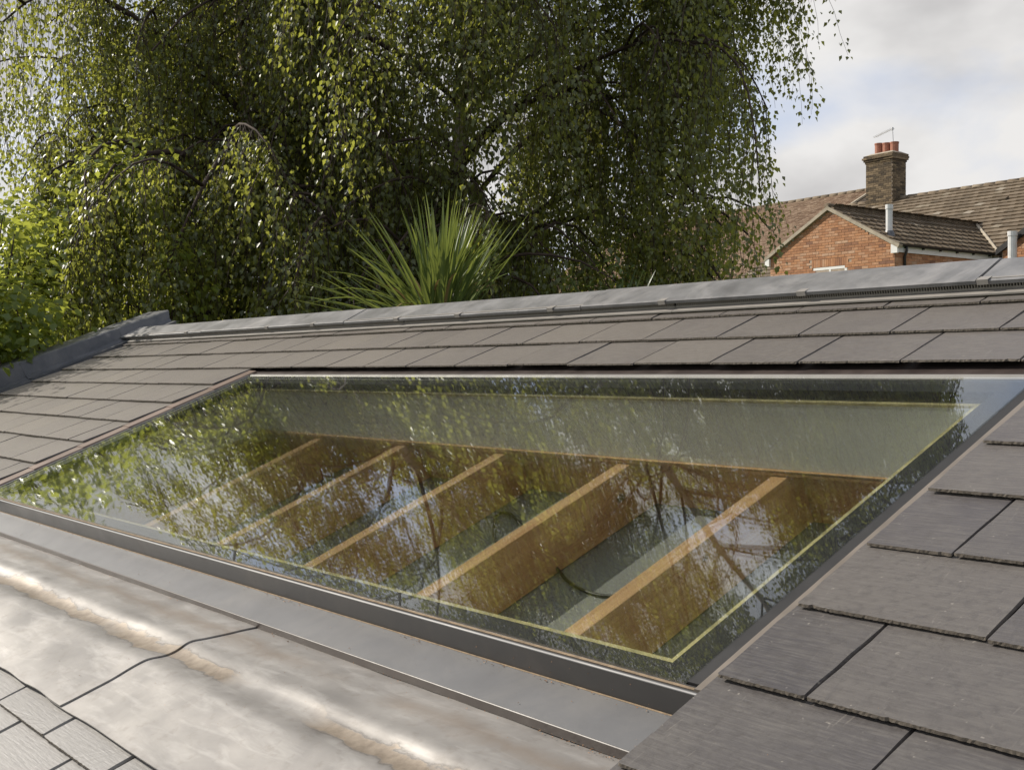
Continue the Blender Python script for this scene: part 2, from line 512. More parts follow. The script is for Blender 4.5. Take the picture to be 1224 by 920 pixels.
def slate_mesh(w, ln, seed, thick=0.0052, chip=1.0, skew=0.0):
    """one split slate: ragged tail, dressed sides, tilted so its tail rides on the course below"""
    r = random.Random(seed)
    top, bot = [], []
    def nz(s):
        return -0.0095 * s / 0.2
    nseg = max(12, int(w / 0.0042))
    dip = 0.0
    for i in range(nseg + 1):                       # sawn and split tail, finely notched
        x = w * i / nseg
        if r.random() < 0.02:
            dip = r.uniform(0.001, 0.003) * chip
        else:
            dip *= 0.6
        ytop = 0.0008 + r.uniform(-0.0004, 0.0006) + dip + (0.003 * r.random() if i in (0, nseg) else 0)
        top.append((x, ytop, nz(ytop) - r.uniform(0, 0.0004)))
        bot.append((x, r.uniform(-0.0006, 0.0005) + dip * 0.8, nz(0) - thick + r.uniform(-0.0004, 0.0006)))
    ns = 7
    for i in range(1, ns + 1):                      # right side
        y = ln * i / ns
        j = r.uniform(-0.0016, 0.0012)
        top.append((w + j - 0.0012, y, nz(y)))
        bot.append((w + j * 0.5, y, nz(y) - thick))
    for i in range(ns, 0, -1):                      # left side
        y = ln * i / ns
        j = r.uniform(-0.0012, 0.0016)
        top.append((j + 0.0012 - skew * y, y, nz(y)))
        bot.append((j * 0.5 - skew * y, y, nz(y) - thick))
    n = len(top)
    b = MB()
    b.add(top + bot, [tuple(range(n))] + [(i + n, (i + 1) % n + n, (i + 1) % n, i) for i in range(n)])
    me = b.mesh('slate')
    me.materials.append(None)
    me.materials.append(M['slate_edge'])
    for f in me.polygons:
        if 0 < f.index <= nseg:
            f.material_index = 1
    return me
SLATES = {}
def slate_at(h0, h1, s, n, key, ln=0.27, mat='slate', skew=0.0):
    w = round((h1 - h0) / 0.01) * 0.01
    k = (w, ln, key % 7, mat, skew)
    if k not in SLATES:
        SLATES[k] = slate_mesh(w - 0.0050, ln, len(SLATES) * 31 + 5, skew=skew)
        SLATES[k].materials[0] = M[mat]
    o = link('slate', SLATES[k], roof)
    o.location = (h0 + 0.0025, s + random.uniform(-0.0022, 0.0022), n + random.uniform(-0.0008, 0.0012))
    o.rotation_euler = (random.uniform(-0.004, 0.003), random.uniform(-0.0025, 0.0025), random.uniform(-0.004, 0.004))
    return o
def slates():
    q = 0
    for k in range(0, 11):                                         # right of the rooflight
        h = -1.045
        first = True
        while h < 0.72:
            w = 0.15 if (first and k % 2 == 1) else 0.30
            slate_at(h, h + w, 0.2 * k if k != 4 else 0.79, 0, q, 0.27, 'slate', 0.052 if first else 0.0)
            h += w
            first = False
            q += 1
    for s, ph in ((2.2, -1.418), (2.4, -1.549), (2.6, -1.412)):      # courses between rooflight and ridge
        h = ph + 0.278 * 8
        while h > -7.06:
            w = 0.28 + (0.01 if q % 5 == 0 else 0) - (0.01 if q % 7 == 3 else 0)
            lo = max(h - w, -7.10)
            if h - lo > 0.06:
                slate_at(lo, h, s, 0, q, 0.27 if s < 2.5 else 0.15)
            h -= w
            q += 1
    for k in range(3, 11):                                         # left of the rooflight
        h = -4.598
        w = (0.30 if k % 2 == 0 else 0.17)
        while h > -7.06:
            lo = max(h - w, -7.10)
            if h - lo > 0.05:
                slate_at(lo, h, 0.2 * k + (0.008 if k < 8 else 0.012), 0, q)
            h -= w
            w = random.choice((0.28, 0.28, 0.27, 0.30, 0.25))
            q += 1
    for s, ph in ((0.395, -1.900), (0.19, -2.045), (-0.01, -1.90)):  # lower courses below the lead
        h = ph - 0.285 * 10
        while h < -1.2:
            slate_at(h, h + 0.28, s, -0.0245, q, 0.24, 'paleslate')
            h += 0.285
            q += 1
slates()
def ridge():
    ap_s, ap_n = 2.80, 0.052
    lo_s, lo_n = 2.648, 0.040
    c2, s2 = math.cos(2 * PITCH), math.sin(2 * PITCH)
    cuts = [-7.42, -5.96, -4.475, -2.915, -1.462, 0.06, 1.6]
    for i in range(6):
        b = MB()
        e = 0.002 * (i % 2)
        pts = [(lo_s, lo_n - 0.012 + e), (lo_s - 0.002, lo_n - 0.002 + e), (lo_s + 0.004, lo_n + e), (ap_s - 0.012, ap_n - 0.0015 + e), (ap_s, ap_n - 0.004 + e),
               (ap_s + 0.22 * c2, ap_n - 0.22 * s2), (ap_s + 0.22 * c2 - 0.01, ap_n - 0.22 * s2 - 0.01), (ap_s - 0.004, ap_n - 0.02)]
        xs = np.linspace(cuts[i] + 0.0035, cuts[i + 1] - 0.0035, 9)
        for a, c in zip(xs[:-1], xs[1:]):
            b.prof(pts, a, c, True, None, False)
        for x, flip in ((xs[0], 1), (xs[-1], 0)):
            p = [(x, y, z) for y, z in pts]
            b.add(p, [tuple(range(8))[::-1] if flip else tuple(range(8))])
        b.build('ridge_tile', M['ridge'], roof)
    for h in (-6.7, -6.15, -5.2, -4.75, -4.05, -3.62, -3.07, -2.53, -1.99, -1.445, -0.9, -0.35, 0.2):   # small clips at the eave of the ridge tiles
        b = MB()
        b.box(h - 0.015, h + 0.015, lo_s - 0.004, lo_s + 0.020, lo_n + 0.0015, lo_n + 0.0035)
        b.box(h - 0.015, h + 0.015, lo_s - 0.006, lo_s - 0.004, lo_n - 0.010, lo_n + 0.0035)
        b.build('ridge_clip', M['vent'], roof)
    vc = [-7.08, -5.55, -4.02, -2.49, -0.99, 0.5, 1.4]
    for i in range(6):                                             # slotted ventilator strip
        b = MB()
        a, c = vc[i] + 0.001, vc[i + 1] - 0.001
        b.prof([(2.636, 0.0035), (2.661, 0.0035), (2.664, 0.011), (2.636, 0.008)], a, c)      # flange lying on the slates
        b.box(a, c, 2.660, 2.666, 0.011, 0.0165)
        b.box(a, c, 2.657, 2.666, 0.0335, 0.042)
        b.build('ridge_vent', M['vent'], roof)
        k = MB()
        h = a + 0.004
        while h < c - 0.006:
            k.box(h, h + 0.0030, 2.6605, 2.667, 0.0165, 0.0335)
            h += 0.0078
        k.build('vent_bars', M['vent'], roof, False, 'stuff')
        d = MB()
        d.box(a, c, 2.673, 2.676, 0.006, 0.040)  # black strip put in for the shade behind the slots
        d.build('vent_shade', M['void'], roof)
ridge()
PROF = np.array([(0.452, -0.0165), (0.462, -0.0175), (0.52, -0.019), (0.60, -0.0212), (0.638, -0.0235), (0.655, -0.0305), (0.672, -0.0395), (0.692, -0.0440),
                 (0.710, -0.0435), (0.726, -0.0390), (0.742, -0.0415), (0.757, -0.049), (0.80, -0.0615), (0.85, -0.0790), (0.885, -0.0905), (0.93, -0.102)])
def lead_sheet(x0, x1, lift, ph):
    ss = np.linspace(0.457, 0.915, 58)
    nn = np.interp(ss, PROF[:, 0], PROF[:, 1])
    for _ in range(2):
        nn[1:-1] = (nn[:-2] + 2 * nn[1:-1] + nn[2:]) / 4
    xs = np.linspace(x0, x1, max(8, int((x1 - x0) / 0.03)))
    v = []
    for j, x in enumerate(xs):
        for s, n in zip(ss, nn):
            w = 0.0016 * math.sin(x * 5.3 + s * 9) + 0.0010 * math.sin(x * 13 + s * 17) + 0.0014 * math.sin(s * 31 + x * 3.1)
            w += 0.0022 * math.sin(x * 2.1)
            roll = math.exp(-((s - 0.735) / 0.02) ** 2) * (0.0018 * math.sin(x * 7) + 0.0012 * math.sin(x * 17)) + 0.0006 * math.sin(x * 34 + s * 25 + 2 * math.sin(x * 8)) * math.sin(s * 52)
            edge = (s < 0.459) * 0.0008 * math.sin(x * 21 + 2 * math.sin(x * 5))
            v.append((x + (0.0016 * math.sin(s * 40) if j in (0, len(xs) - 1) else 0), s + edge * 2, n + w * min(1, (0.92 - s) * 12) + roll + lift))
    ns = len(ss)
    f = [(j * ns + i, (j + 1) * ns + i, (j + 1) * ns + i + 1, j * ns + i + 1) for j in range(len(xs) - 1) for i in range(ns - 1)]
    rim = [j * ns for j in range(len(xs))] + [(len(xs) - 1) * ns + i for i in range(1, ns)]
    b0 = len(v)
    v += [v[k] for k in rim]
    v += [(v[k][0], v[k][1], v[k][2] - 0.0028) for k in rim]          # the sheet's own thickness at its edges
    m = len(rim)
    for a in range(m - 1):
        f.append((b0 + a, b0 + m + a, b0 + m + a + 1, b0 + a + 1))
    b = MB()
    b.v, b.f = v, f
    b.build('lead_sheet', M['lead'], roof, True)
lead_sheet(-6.6, -2.247, 0.0020, 0.7)
lead_sheet(-2.34, -0.985, -0.0018, 2.9)
def understructure():
    for h in (-3.978, -3.403, -2.850, -2.300, -1.766):
        b = MB()
        b.box(h, h + 0.050, 0.976, 2.118, -0.400, -0.250)
        b.build('joist', M['timber'], roof, bevel=0.002)
    for (x0, x1, y0, y1) in ((-4.60, -1.052, 2.120, 2.165), (-4.60, -1.052, 0.930, 0.974), (-4.60, -4.556, 0.976, 2.118), (-1.096, -1.052, 0.976, 2.118)):
        b = MB()
        b.box(x0, x1, y0, y1, -0.402, -0.237)
        b.build('trimmer', M['timber'], roof)
    b = MB()
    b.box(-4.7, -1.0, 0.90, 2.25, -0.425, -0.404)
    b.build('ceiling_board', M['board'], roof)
understructure()

# ------------------------------------------------------------------ the rooflight
H0, S0 = -2.8, 0.97
sky = empty('rooflight', 'long frameless glass rooflight with a black border set flush in the slates', 'rooflight', W(H0, S0, -0.05), ROT)
def skp(mb, name, mat, **k):
    mb.v = [(x - H0, y - S0, z + 0.05) for x, y, z in mb.v]
    return mb.build(name, mat, sky, **k)
BI = (-4.432, -1.1600, 1.0335, 2.070)              # inner edge of the black border
LI = (-4.432, -1.197, 1.067, 2.066)              # inner faces of the well lining
def rooflight():
    b = MB(); b.box(GL, GR, GB, GT, -0.021, -0.015)
    skp(b, 'outer_pane', M['glass'])
    b = MB(); b.box(BI[0] - 0.004, BI[1] + 0.004, BI[2] - 0.004, BI[3] + 0.004, -0.046, -0.041)
    skp(b, 'inner_pane', M['glass'])
    b = MB()
    z0, z1 = -0.047, -0.0225
    b.box(GL + 0.004, GR - 0.004, GB + 0.004, BI[2] - 0.005, z0, z1)
    b.box(GL + 0.004, GR - 0.004, BI[3] + 0.005, GT - 0.004, z0, z1)
    b.box(GL + 0.004, BI[0] - 0.005, BI[2] - 0.005, BI[3] + 0.005, z0, z1)
    b.box(BI[1] + 0.005, GR - 0.004, BI[2] - 0.005, BI[3] + 0.005, z0, z1)
    skp(b, 'black_border', M['frit'])
    x0, x1, y0, y1 = LI
    for bx in ((x0 - 0.02, x1 + 0.02, BI[2] + 0.004, y0), (x0 - 0.02, x1 + 0.02, y1 - 0.0015, y1 + 0.02),
               (x0 - 0.02, x0 + 0.0015, y0, y1 - 0.0015), (x1, BI[1] - 0.004, y0, y1 - 0.0015)):
        b = MB(); b.box(*bx, -0.0545, -0.0485)
        skp(b, 'edge_strip', M['cream'])
    for bx in ((x0 - 0.024, x1 + 0.024, y0 - 0.024, y0), (x0 - 0.024, x1 + 0.024, y1, y1 + 0.024),
               (x0 - 0.024, x0, y0, y1), (x1, x1 + 0.024, y0, y1)):
        b = MB(); b.box(*bx, -0.232, -0.055)
        skp(b, 'lining_board', M['lining'])
    b = MB(); b.box(x0 - 0.06, x1 + 0.06, y1 - 0.010, y1 + 0.05, -0.2355, -0.2325)
    b.box(x0 - 0.06, x1 + 0.06, y1 - 0.004, y1 + 0.05, -0.2480, -0.2405)
    skp(b, 'plywood_edge', M['timber'])
    # frame under the glass (keeps the well closed)
    b = MB()
    for bx in ((-4.60, -1.05, 0.992, 1.04), (-4.60, -1.05, 2.092, 2.165), (-4.60, -4.458, 1.04, 2.092), (-1.171, -1.05, 1.04, 2.092)):
        b.box(*bx, -0.236, -0.056)
    skp(b, 'kerb', M['deck'])
    # bottom upstand: face darkened for lesser light, bright folded edge, dusty ledge
    b = MB()
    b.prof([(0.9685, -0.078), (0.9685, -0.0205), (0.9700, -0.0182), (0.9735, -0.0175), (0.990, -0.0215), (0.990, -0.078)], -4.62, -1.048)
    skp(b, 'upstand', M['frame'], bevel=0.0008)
    b = MB()
    b.prof([(0.9681, -0.0200), (0.9684, -0.0182), (0.9705, -0.0168), (0.9722, -0.0168), (0.9722, -0.0182), (0.9705, -0.0184)], -4.62, -1.048)
    skp(b, 'folded_edge', M['apron'], bevel=0.0005)
    b = MB()
    b.prof([(0.9765, -0.0178), (0.9765, -0.0168), (0.9838, -0.0190), (0.9838, -0.0205)], -4.60, -1.05)
    skp(b, 'silt_line', M['dirt'])
    # apron below the upstand
    b = MB()
    b.prof([(0.9683, -0.0672), (0.960, -0.0674), (0.8782, -0.0685), (0.8780, -0.0687), (0.8780, -0.0715), (0.960, -0.0705), (0.9683, -0.0695)], -4.62, -1.0)
    skp(b, 'apron_flashing', M['apron'])
    b = MB()
    b.prof([(0.9678, -0.0668), (0.9678, -0.0655), (0.9658, -0.0668)], -4.62, -1.045)
    skp(b, 'silt_line', M['dirt'])
    b = MB()
    b.prof([(0.8779, -0.0694), (0.8766, -0.0702), (0.8762, -0.0885), (0.8779, -0.0885)], -4.62, -1.0)
    skp(b, 'drip_edge', M['shadebronze'])
    # head flashing; shade of the overhanging slates is put into its dark bronze
    b = MB()
    b.prof([(2.262, -0.020), (2.225, -0.0235), (2.1645, -0.0225), (2.1645, -0.040), (2.262, -0.040)], -4.60, -1.0)
    skp(b, 'head_flashing', M['shadebronze'])
    b = MB()
    b.prof([(2.1640, -0.040), (2.1640, -0.0195), (2.1620, -0.0180), (2.1560, -0.0180), (2.1550, -0.0200), (2.1480, -0.0230), (2.1480, -0.040)], -4.535, -1.05)
    skp(b, 'head_trim', M['trim'])
    # stepped side pieces, one to each slate course
    for k in range(3, 11):
        s0 = 0.2 * k - 0.02
        s1 = min(s0 + 0.215, 2.19)
        if s1 < 0.975:
            continue
        s0 = max(s0, 0.975)
        for side in (-1, 1):
            b = MB()
            if side < 0:
                pts = [(-4.66, -0.0190), (-4.590, -0.0110), (-4.536, -0.0135), (-4.5345, -0.0160), (-4.5345, -0.030), (-4.66, -0.030)]
            else:
                if k != 5:
                    continue
                s0, s1 = 0.975, 2.19
                pts = [(-1.020, -0.0150), (-1.048, -0.0125), (-1.066, -0.0130), (-1.069, -0.0165), (-1.069, -0.030), (-1.020, -0.030)][::-1]
            n = len(pts)
            v = [(x, s0, z + (0.0030 if side < 0 else 0)) for x, z in pts] + [(x, s1, z) for x, z in pts]
            f = [(i, (i + 1) % n, n + (i + 1) % n, n + i) for i in range(n)] + [tuple(range(n))[::-1], tuple(range(n, 2 * n))]
            b.add(v, f)
            skp(b, 'side_flashing', M['bronze'] if side < 0 else M['dusty'])
    for x0_, x1_ in ((-4.5343, -4.5015), (-1.0945, -1.0695)):
        b = MB()
        b.box(x0_, x1_, 0.992, 2.147, -0.040, -0.0225 if x0_ < -2 else -0.0180)
        b.box(x0_ if x0_ < -2 else x1_ - 0.004, x0_ + 0.012 if x0_ < -2 else x1_, 0.992, 2.147, -0.0225, -0.0175)
        skp(b, 'side_channel', M['apron'] if x0_ < -2 else M['seal'])
rooflight()
def cables():
    def tube(pts, label):
        b = MB()
        P = [Vector(p) for p in pts]
        fine = []
        for i in range(len(P) - 1):
            a, c = P[max(i - 1, 0)], P[min(i + 2, len(P) - 1)]
            for t in np.linspace(0, 1, 6, endpoint=False):
                p1, p2 = P[i], P[i + 1]
                fine.append(0.5 * ((2 * p1) + (p2 - a) * t + (2 * a - 5 * p1 + 4 * p2 - c) * t * t + (3 * p1 - a - 3 * p2 + c) * t ** 3))
        fine.append(P[-1])
        w = [W(*p) for p in fine]
        b.tube(w, 0.0048, 7)
        o = b.build('cable', M['cable'], None, True)
        o['label'] = label
        o['category'] = 'cable'
        o['group'] = 'cables under the rooflight'
    tube([(-2.252, 1.705, -0.388), (-2.183, 1.673, -0.397), (-2.119, 1.653, -0.398), (-2.055, 1.642, -0.398), (-1.999, 1.647, -0.398), (-1.90, 1.67, -0.397), (-1.80, 1.70, -0.394)],
         'black cable trailing across the board from the fourth joist to the fifth')
    tube([(-2.56, 1.75, -0.398), (-2.641, 1.811, -0.398), (-2.728, 1.888, -0.398), (-2.766, 1.936, -0.397), (-2.735, 1.946, -0.394), (-2.685, 1.933, -0.394), (-2.60, 1.89, -0.396), (-2.42, 1.80, -0.397), (-2.31, 1.76, -0.392)],
         'black cable bent in a hook on the board between the third and fourth joists')
cables()
def parapet():
    h1, s0, s1 = -7.10, 1.2, 2.985
    t = empty('parapet_wall', 'low parapet capped with dark grey lead at the far left end of the slates', 'parapet', W(-7.27, s0, 0), ROT)
    def P(mb, name, mat, **k):
        mb.v = [(x + 7.27, y - s0, z) for x, y, z in mb.v]
        return mb.build(name, mat, t, **k)
    cuts = [s0, 2.035, 2.67, s1]
    for i in range(3):
        b = MB()
        a, c = cuts[i] - (0.012 if i else 0), cuts[i + 1]
        up = 0.003 * i
        hs = (0.130, 0.112, 0.092)[i]; he = (0.121, 0.092, 0.078)[i]
        n = 8
        pts = lambda H: [(-7.46, -0.05), (-7.46, H - 0.012), (-7.445, H), (h1 - 0.045, H), (h1 - 0.032, H - 0.006), (h1 - 0.026 + up, 0.022 + up), (h1 + 0.004 + up, 0.006 + up), (h1 + 0.075 + up, 0.004 + up), (h1 + 0.075, -0.05)]
        ys = np.linspace(a, c, n)
        rings = []
        for k, y in enumerate(ys):
            H = hs + (he - hs) * k / (n - 1)
            sh = 0.4 * k / (n - 1) if i == 2 else 0
            rings.append([(x + 0.0015 * math.sin(y * 23 + x * 9), y + sh * z, z + up + 0.0015 * math.sin(y * 31 + x * 40)) for x, z in pts(H)])
        m = len(rings[0])
        v = [p for r_ in rings for p in r_]
        f = [(k * m + j, k * m + (j + 1) % m, (k + 1) * m + (j + 1) % m, (k + 1) * m + j) for k in range(n - 1) for j in range(m)]
        f += [tuple(range(m)), tuple(range((n - 1) * m, n * m))[::-1]]
        b.add(v, f)
        P(b, 'lead_capping', M['leadcap'])
    b = MB()
    b.box(-7.44, -7.14, s0 + 0.01, s1 - 0.01, -2.2, 0.05)
    P(b, 'wall_core', M['mortar'])
parapet()
def debris():
    """catkin scales and seeds caught along the edges"""
    b = MB()
    def bit(h, s, n, r):
        p = W(h, s, n)
        a = [Vector((random.uniform(-1, 1), random.uniform(-1, 1), random.uniform(-0.3, 1))).normalized() * r * random.uniform(0.5, 1) for _ in range(4)]
        b.add([p + q + Vector((0, 0, r * 0.4)) for q in a], [(0, 1, 2), (0, 2, 3), (0, 3, 1), (1, 3, 2)])
    for _ in range(150):
        bit(random.uniform(-4.2, -1.1), 0.964 - abs(random.gauss(0, 0.004)), -0.0665, random.uniform(0.0012, 0.0026))
    for c in (-2.25, -2.2, -2.24, -1.75, -1.55, -1.38):
        for _ in range(9):
            bit(random.gauss(c, 0.03), 0.962 - abs(random.gauss(0, 0.004)), -0.0665, random.uniform(0.0015, 0.003))
    for _ in range(70):
        bit(random.uniform(-4.0, -1.1), random.uniform(0.885, 0.96), -0.067, random.uniform(0.0008, 0.0022))
    for _ in range(110):
        bit(random.choice((random.uniform(-3.8, -1.1), random.gauss(-1.2, 0.05))), 0.872 - abs(random.gauss(0, 0.004)), -0.084, random.uniform(0.0012, 0.003))
    for _ in range(120):
        s = random.uniform(0.48, 0.86)
        bit(random.uniform(-3.8, -1.0), s, float(np.interp(s, PROF[:, 0], PROF[:, 1])) + 0.0035, random.uniform(0.0007, 0.002))
    for _ in range(60):
        s = random.uniform(0.6, 2.5)
        k = (s / 0.2) % 1
        bit(random.uniform(-1.0, 0.1) if s < 2.2 else random.uniform(-4.5, -0.5), s, -0.0125 * k + 0.0005, random.uniform(0.0007, 0.0018))
    for _ in range(60):
        bit(random.uniform(-4.52, -4.25) if random.random() < 0.5 else random.uniform(-4.5, -1.1), random.uniform(2.18, 2.205), -0.026, random.uniform(0.0015, 0.0035))
    for _ in range(26):
        bit(random.uniform(-3.5, -1.12), random.uniform(1.0, 2.1), -0.0148, random.uniform(0.0008, 0.0017))
    for _ in range(10):
        bit(random.uniform(-1.6, -1.1), 0.967, random.uniform(-0.06, -0.03), random.uniform(0.0015, 0.0025))
    o = b.build('debris', M['crumb'], None, False, 'stuff')
    o['label'] = 'orange brown catkin scales scattered along the flashings and lead'
    o['category'] = 'plant debris'
debris()

# ------------------------------------------------------------------ brick house beyond the garden
HR = R(-5.5)
HX, HY, HZ = -16.533, 26.682, -1.5
house = empty('brick_house', 'orange brick house with brown tiled roofs and gabled wing beyond the ridge', 'house', (HX, HY, HZ), (0, 0, HR))
ZO = -HZ                                     # heights below are above the camera's datum
def tinted(mb, name, mat, parent, per, smooth=False, kind='stuff', pw=None):
    """joined small pieces; every piece (per faces) carries its own number"""
    o = mb.build(name, mat, parent, smooth, kind)
    me = o.data
    n = len(me.polygons)
    k = n // per + 1
    r = rng.random(k)
    a = me.attributes.new('tint', 'FLOAT', 'FACE')
    a.data.foreach_set('value', np.repeat(r, per)[:n].astype(np.float32))
    return o
def bricks(mb, width, z0, z1, T, inside=lambda x, z: True, skip=(), proud=0.012, bl=0.225, bh=0.075):
    """courses of bricks over a wall face: x along it, y out of it"""
    row = 0
    z = z0
    while z < z1 - 0.02:
        x = -bl / 2 if row % 2 else 0.0
        while x < width:
            a, c = max(x, 0) + 0.005, min(x + bl, width) - 0.005
            mid, mz = (a + c) / 2, z + bh / 2
            if c - a > 0.04 and inside(mid, mz) and not any(q[0] < mid < q[1] and q[2] < mz < q[3] for q in skip):
                pr = proud + random.uniform(-0.003, 0.003)
                mb.box(a, c, -pr, 0.02, z + 0.005, z + bh - 0.005, T)
            x += bl
        z += bh
        row += 1
def tiles(mb, width, length, gauge, tw, T, inside=lambda x, s: True, thick=0.03, roll=0.0):
    """lapped roof tiles: x along the eave, y up the slope, z off it"""
    s = 0.0
    row = 0
    while s < length:
        x = -(row % 2) * tw / 2
        while x < width:
            a, c = max(x, 0) + 0.002, min(x + tw, width) - 0.002
            if c - a > 0.03 and inside((a + c) / 2, s + gauge / 2):
                dz = random.uniform(-0.004, 0.004)
                dy = random.uniform(-0.006, 0.006)
                t0 = thick + dz
                p = [(a, s + dy, 0.0), (c, s + dy, 0.0), (a, s + gauge * 1.15, 0.004), (c, s + gauge * 1.15, 0.004),
                     (a, s + dy, t0), (c, s + dy, t0), (a, s + gauge * 1.15, 0.008), (c, s + gauge * 1.15, 0.008)]
                if roll:
                    m = (a + c) / 2
                    p[4] = (a, s + dy, t0 + roll)
                    p[6] = (a, s + gauge * 1.15, 0.008 + roll)
                mb.add([T @ Vector(q) for q in p], [(0, 1, 5, 4), (4, 5, 7, 6), (0, 4, 6, 2), (1, 3, 7, 5)])
            x += tw
        s += gauge
        row += 1
def build_house():
    EW, EZ, AZ, AX = 4.33, 4.19 + ZO, 5.36 + ZO, -2.18      # wing: width, eave and apex heights
    pit = math.atan2(AZ - EZ, -AX)
    Y1 = 4.5                                                 # front wall of the main house
    # walls (mortar-coloured cores) and bricks
    b = MB()
    b.add([(-EW, 0, 0), (0, 0, 0), (0, 0, EZ), (AX, 0, AZ), (-EW, 0, EZ), (-EW, 7.2, 0), (0, 7.2, 0), (0, 7.2, EZ), (AX, 7.2, AZ), (-EW, 7.2, EZ)],
          [(0, 1, 2, 3, 4), (9, 8, 7, 6, 5), (1, 6, 7, 2), (0, 4, 9, 5), (2, 7, 8, 3), (3, 8, 9, 4)])
    b.build('wing_wall', M['mortar'], house)
    win = (-2.72, -1.56, 2.4 + ZO, 3.77 + ZO)
    gb = MB()
    Tg = Matrix.Translation((-EW, 0, 0))
    def in_gable(x, z):
        xx = x - EW
        return z < EZ + (AZ - EZ) * (1 - abs(xx - AX) / (-AX if xx > AX else EW + AX)) - 0.02
    sk = ((win[0] + EW, win[1] + EW, win[2], win[3]), (win[0] + EW - 0.06, win[1] + EW + 0.06, win[3], win[3] + 0.225))
    bricks(gb, EW, 1.6 + ZO, AZ, Tg, in_gable, sk)
    x = win[0] - 0.06
    while x < win[1] + 0.03:                                 # soldier course over the window
        gb.box(x + 0.004, x + 0.071, -0.014, 0.02, win[3] + 0.004, win[3] + 0.221)
        x += 0.075
    Ts = Matrix.Translation((0, 0, 0)) @ Matrix.Rotation(math.pi / 2, 4, 'Z')
    bricks(gb, Y1, 2.2 + ZO, EZ - 0.1, Ts)
    tinted(gb, 'wing_brickwork', M['brick'], house, 6)
    b = MB()
    b.box(-24, 16, Y1 + 0.02, 17.5, 0, 4.17 + ZO)
    b.build('main_wall', M['mortar'], house)
    b = MB()
    bricks(b, 11.6, 2.6 + ZO, 4.12 + ZO, Matrix.Translation((-16, Y1 + 0.02, 0)))
    tinted(b, 'main_brickwork', M['brick'], house, 6)
    # window
    b = MB()
    x0, x1, z0, z1 = win
    w = 0.075
    for bx in ((x0, x1, z1 - w, z1), (x0, x1, z0, z0 + w), (x0, x0 + w, z0 + w, z1 - w), (x1 - w, x1, z0 + w, z1 - w), (-2.14 - 0.03, -2.14 + 0.03, z0 + w, z1 - w)):
        b.box(bx[0], bx[1], -0.006, 0.05, bx[2], bx[3])
    wf = b.build('window', M['white'], house)
    b = MB(); b.box(x0 + w, x1 - w, 0.012, 0.03, z0 + w, z1 - w)
    b.build('pane', M['pane'], wf)
    # wing roof: both slopes, verge, fascia, gutter
    RL = 7.1
    ov = 0.16
    sl = math.hypot(AX, AZ - EZ)
    def slopeT(side):
        if side > 0:
            o = Vector((ov * math.cos(pit), 0, EZ - ov * math.sin(pit) + 0.05)); up = Vector((-math.cos(pit), 0, math.sin(pit))); al = Vector((0, 1, 0))
        else:
            o = Vector((-EW - ov * math.cos(pit), RL, EZ - ov * math.sin(pit) + 0.05)); up = Vector((math.cos(pit), 0, math.sin(pit))); al = Vector((0, -1, 0))
        n = al.cross(up)
        return Matrix(((al.x, up.x, n.x, o.x), (al.y, up.y, n.y, o.y), (al.z, up.z, n.z, o.z), (0, 0, 0, 1)))
    rb = MB()
    for side in (1, -1):
        T = slopeT(side)
        b_ = MB()
        tiles(rb, RL, sl + ov + 0.01, 0.345, 0.30, T @ Matrix.Translation((-0.06, 0, 0)), lambda x, s: True, 0.05, 0.022)
    tinted(rb, 'wing_roof', M['tile'], house, 4)
    b = MB()
    for side in (1, -1):                                       # mortar verge and barge edge
        T = slopeT(side)
        if side > 0:
            b.box(-0.10, 0.06, -0.05, sl + ov + 0.02, -0.06, 0.030, T)
        else:
            b.box(RL - 0.06, RL + 0.10, -0.05, sl + ov + 0.02, -0.06, 0.030, T)
    b.build('verge', M['verge'], house)
    b = MB()
    y = -0.08
    while y < 6.6:
        p = [Vector((AX, y, AZ + 0.13)), Vector((AX, min(y + 0.45, 6.6), AZ + 0.125))]
        b.tube([p[0] - Vector((0, 0, 0.06)), p[1] - Vector((0, 0, 0.06))], [0.105, 0.098], 8)
        y += 0.44
    tinted(b, 'wing_ridge_tiles', M['tile'], house, 10, True)
    b = MB()
    b.box(0.03, 0.055, -0.02, Y1 - 0.2, EZ - 0.20, EZ - 0.045)
    b.build('fascia', M['white'], house)
    b = MB()
    b.box(-0.07, 0.13, -0.09, -0.02, EZ - 0.23, EZ + 0.0)
    b.build('eave_box', M['white'], house)
    b = MB()
    b.box(-EW - 0.14, -EW + 0.02, -0.09, -0.02, EZ - 0.25, EZ - 0.04)
    b.build('eave_box', M['white'], house)
    b = MB()
    for k in range(1):
        pts = [(0.06 + 0.06 + 0.062 * math.cos(t), EZ + 0.005 + 0.062 * math.sin(t)) for t in np.linspace(math.pi, 2 * math.pi, 9)]
        pts += [(0.06 + 0.06 + 0.055 * math.cos(t), EZ + 0.005 + 0.055 * math.sin(t)) for t in np.linspace(2 * math.pi, math.pi, 9)]
        v = [(x, y, z) for y in (-0.05, Y1 - 0.15) for x, z in pts]
        n = len(pts)
        b.add(v, [(i, (i + 1) % n, n + (i + 1) % n, n + i) for i in range(n)] + [tuple(range(n))[::-1], tuple(range(n, 2 * n))])
    for y in np.arange(0.3, Y1 - 0.3, 0.75):
        b.box(0.055, 0.12, y, y + 0.04, EZ - 0.09, EZ - 0.05)
    b.build('gutter', M['black'], house)
    b = MB()
    b.tube([(0.12, 0.32, EZ - 0.05), (0.12, 0.32, EZ - 0.16), (0.06, 0.32, EZ - 0.30), (0.06, 0.32, 0.1)], 0.036, 8)
    b.build('downpipe', M['black'], house, True)
    b = MB()
    b.tube([(-EW - 0.12, 0.1, EZ - 0.05), (-EW - 0.22, 0.1, EZ - 0.07)], 0.06, 8)
    b.build('gutter_end', M['black'], house)
    b = MB()
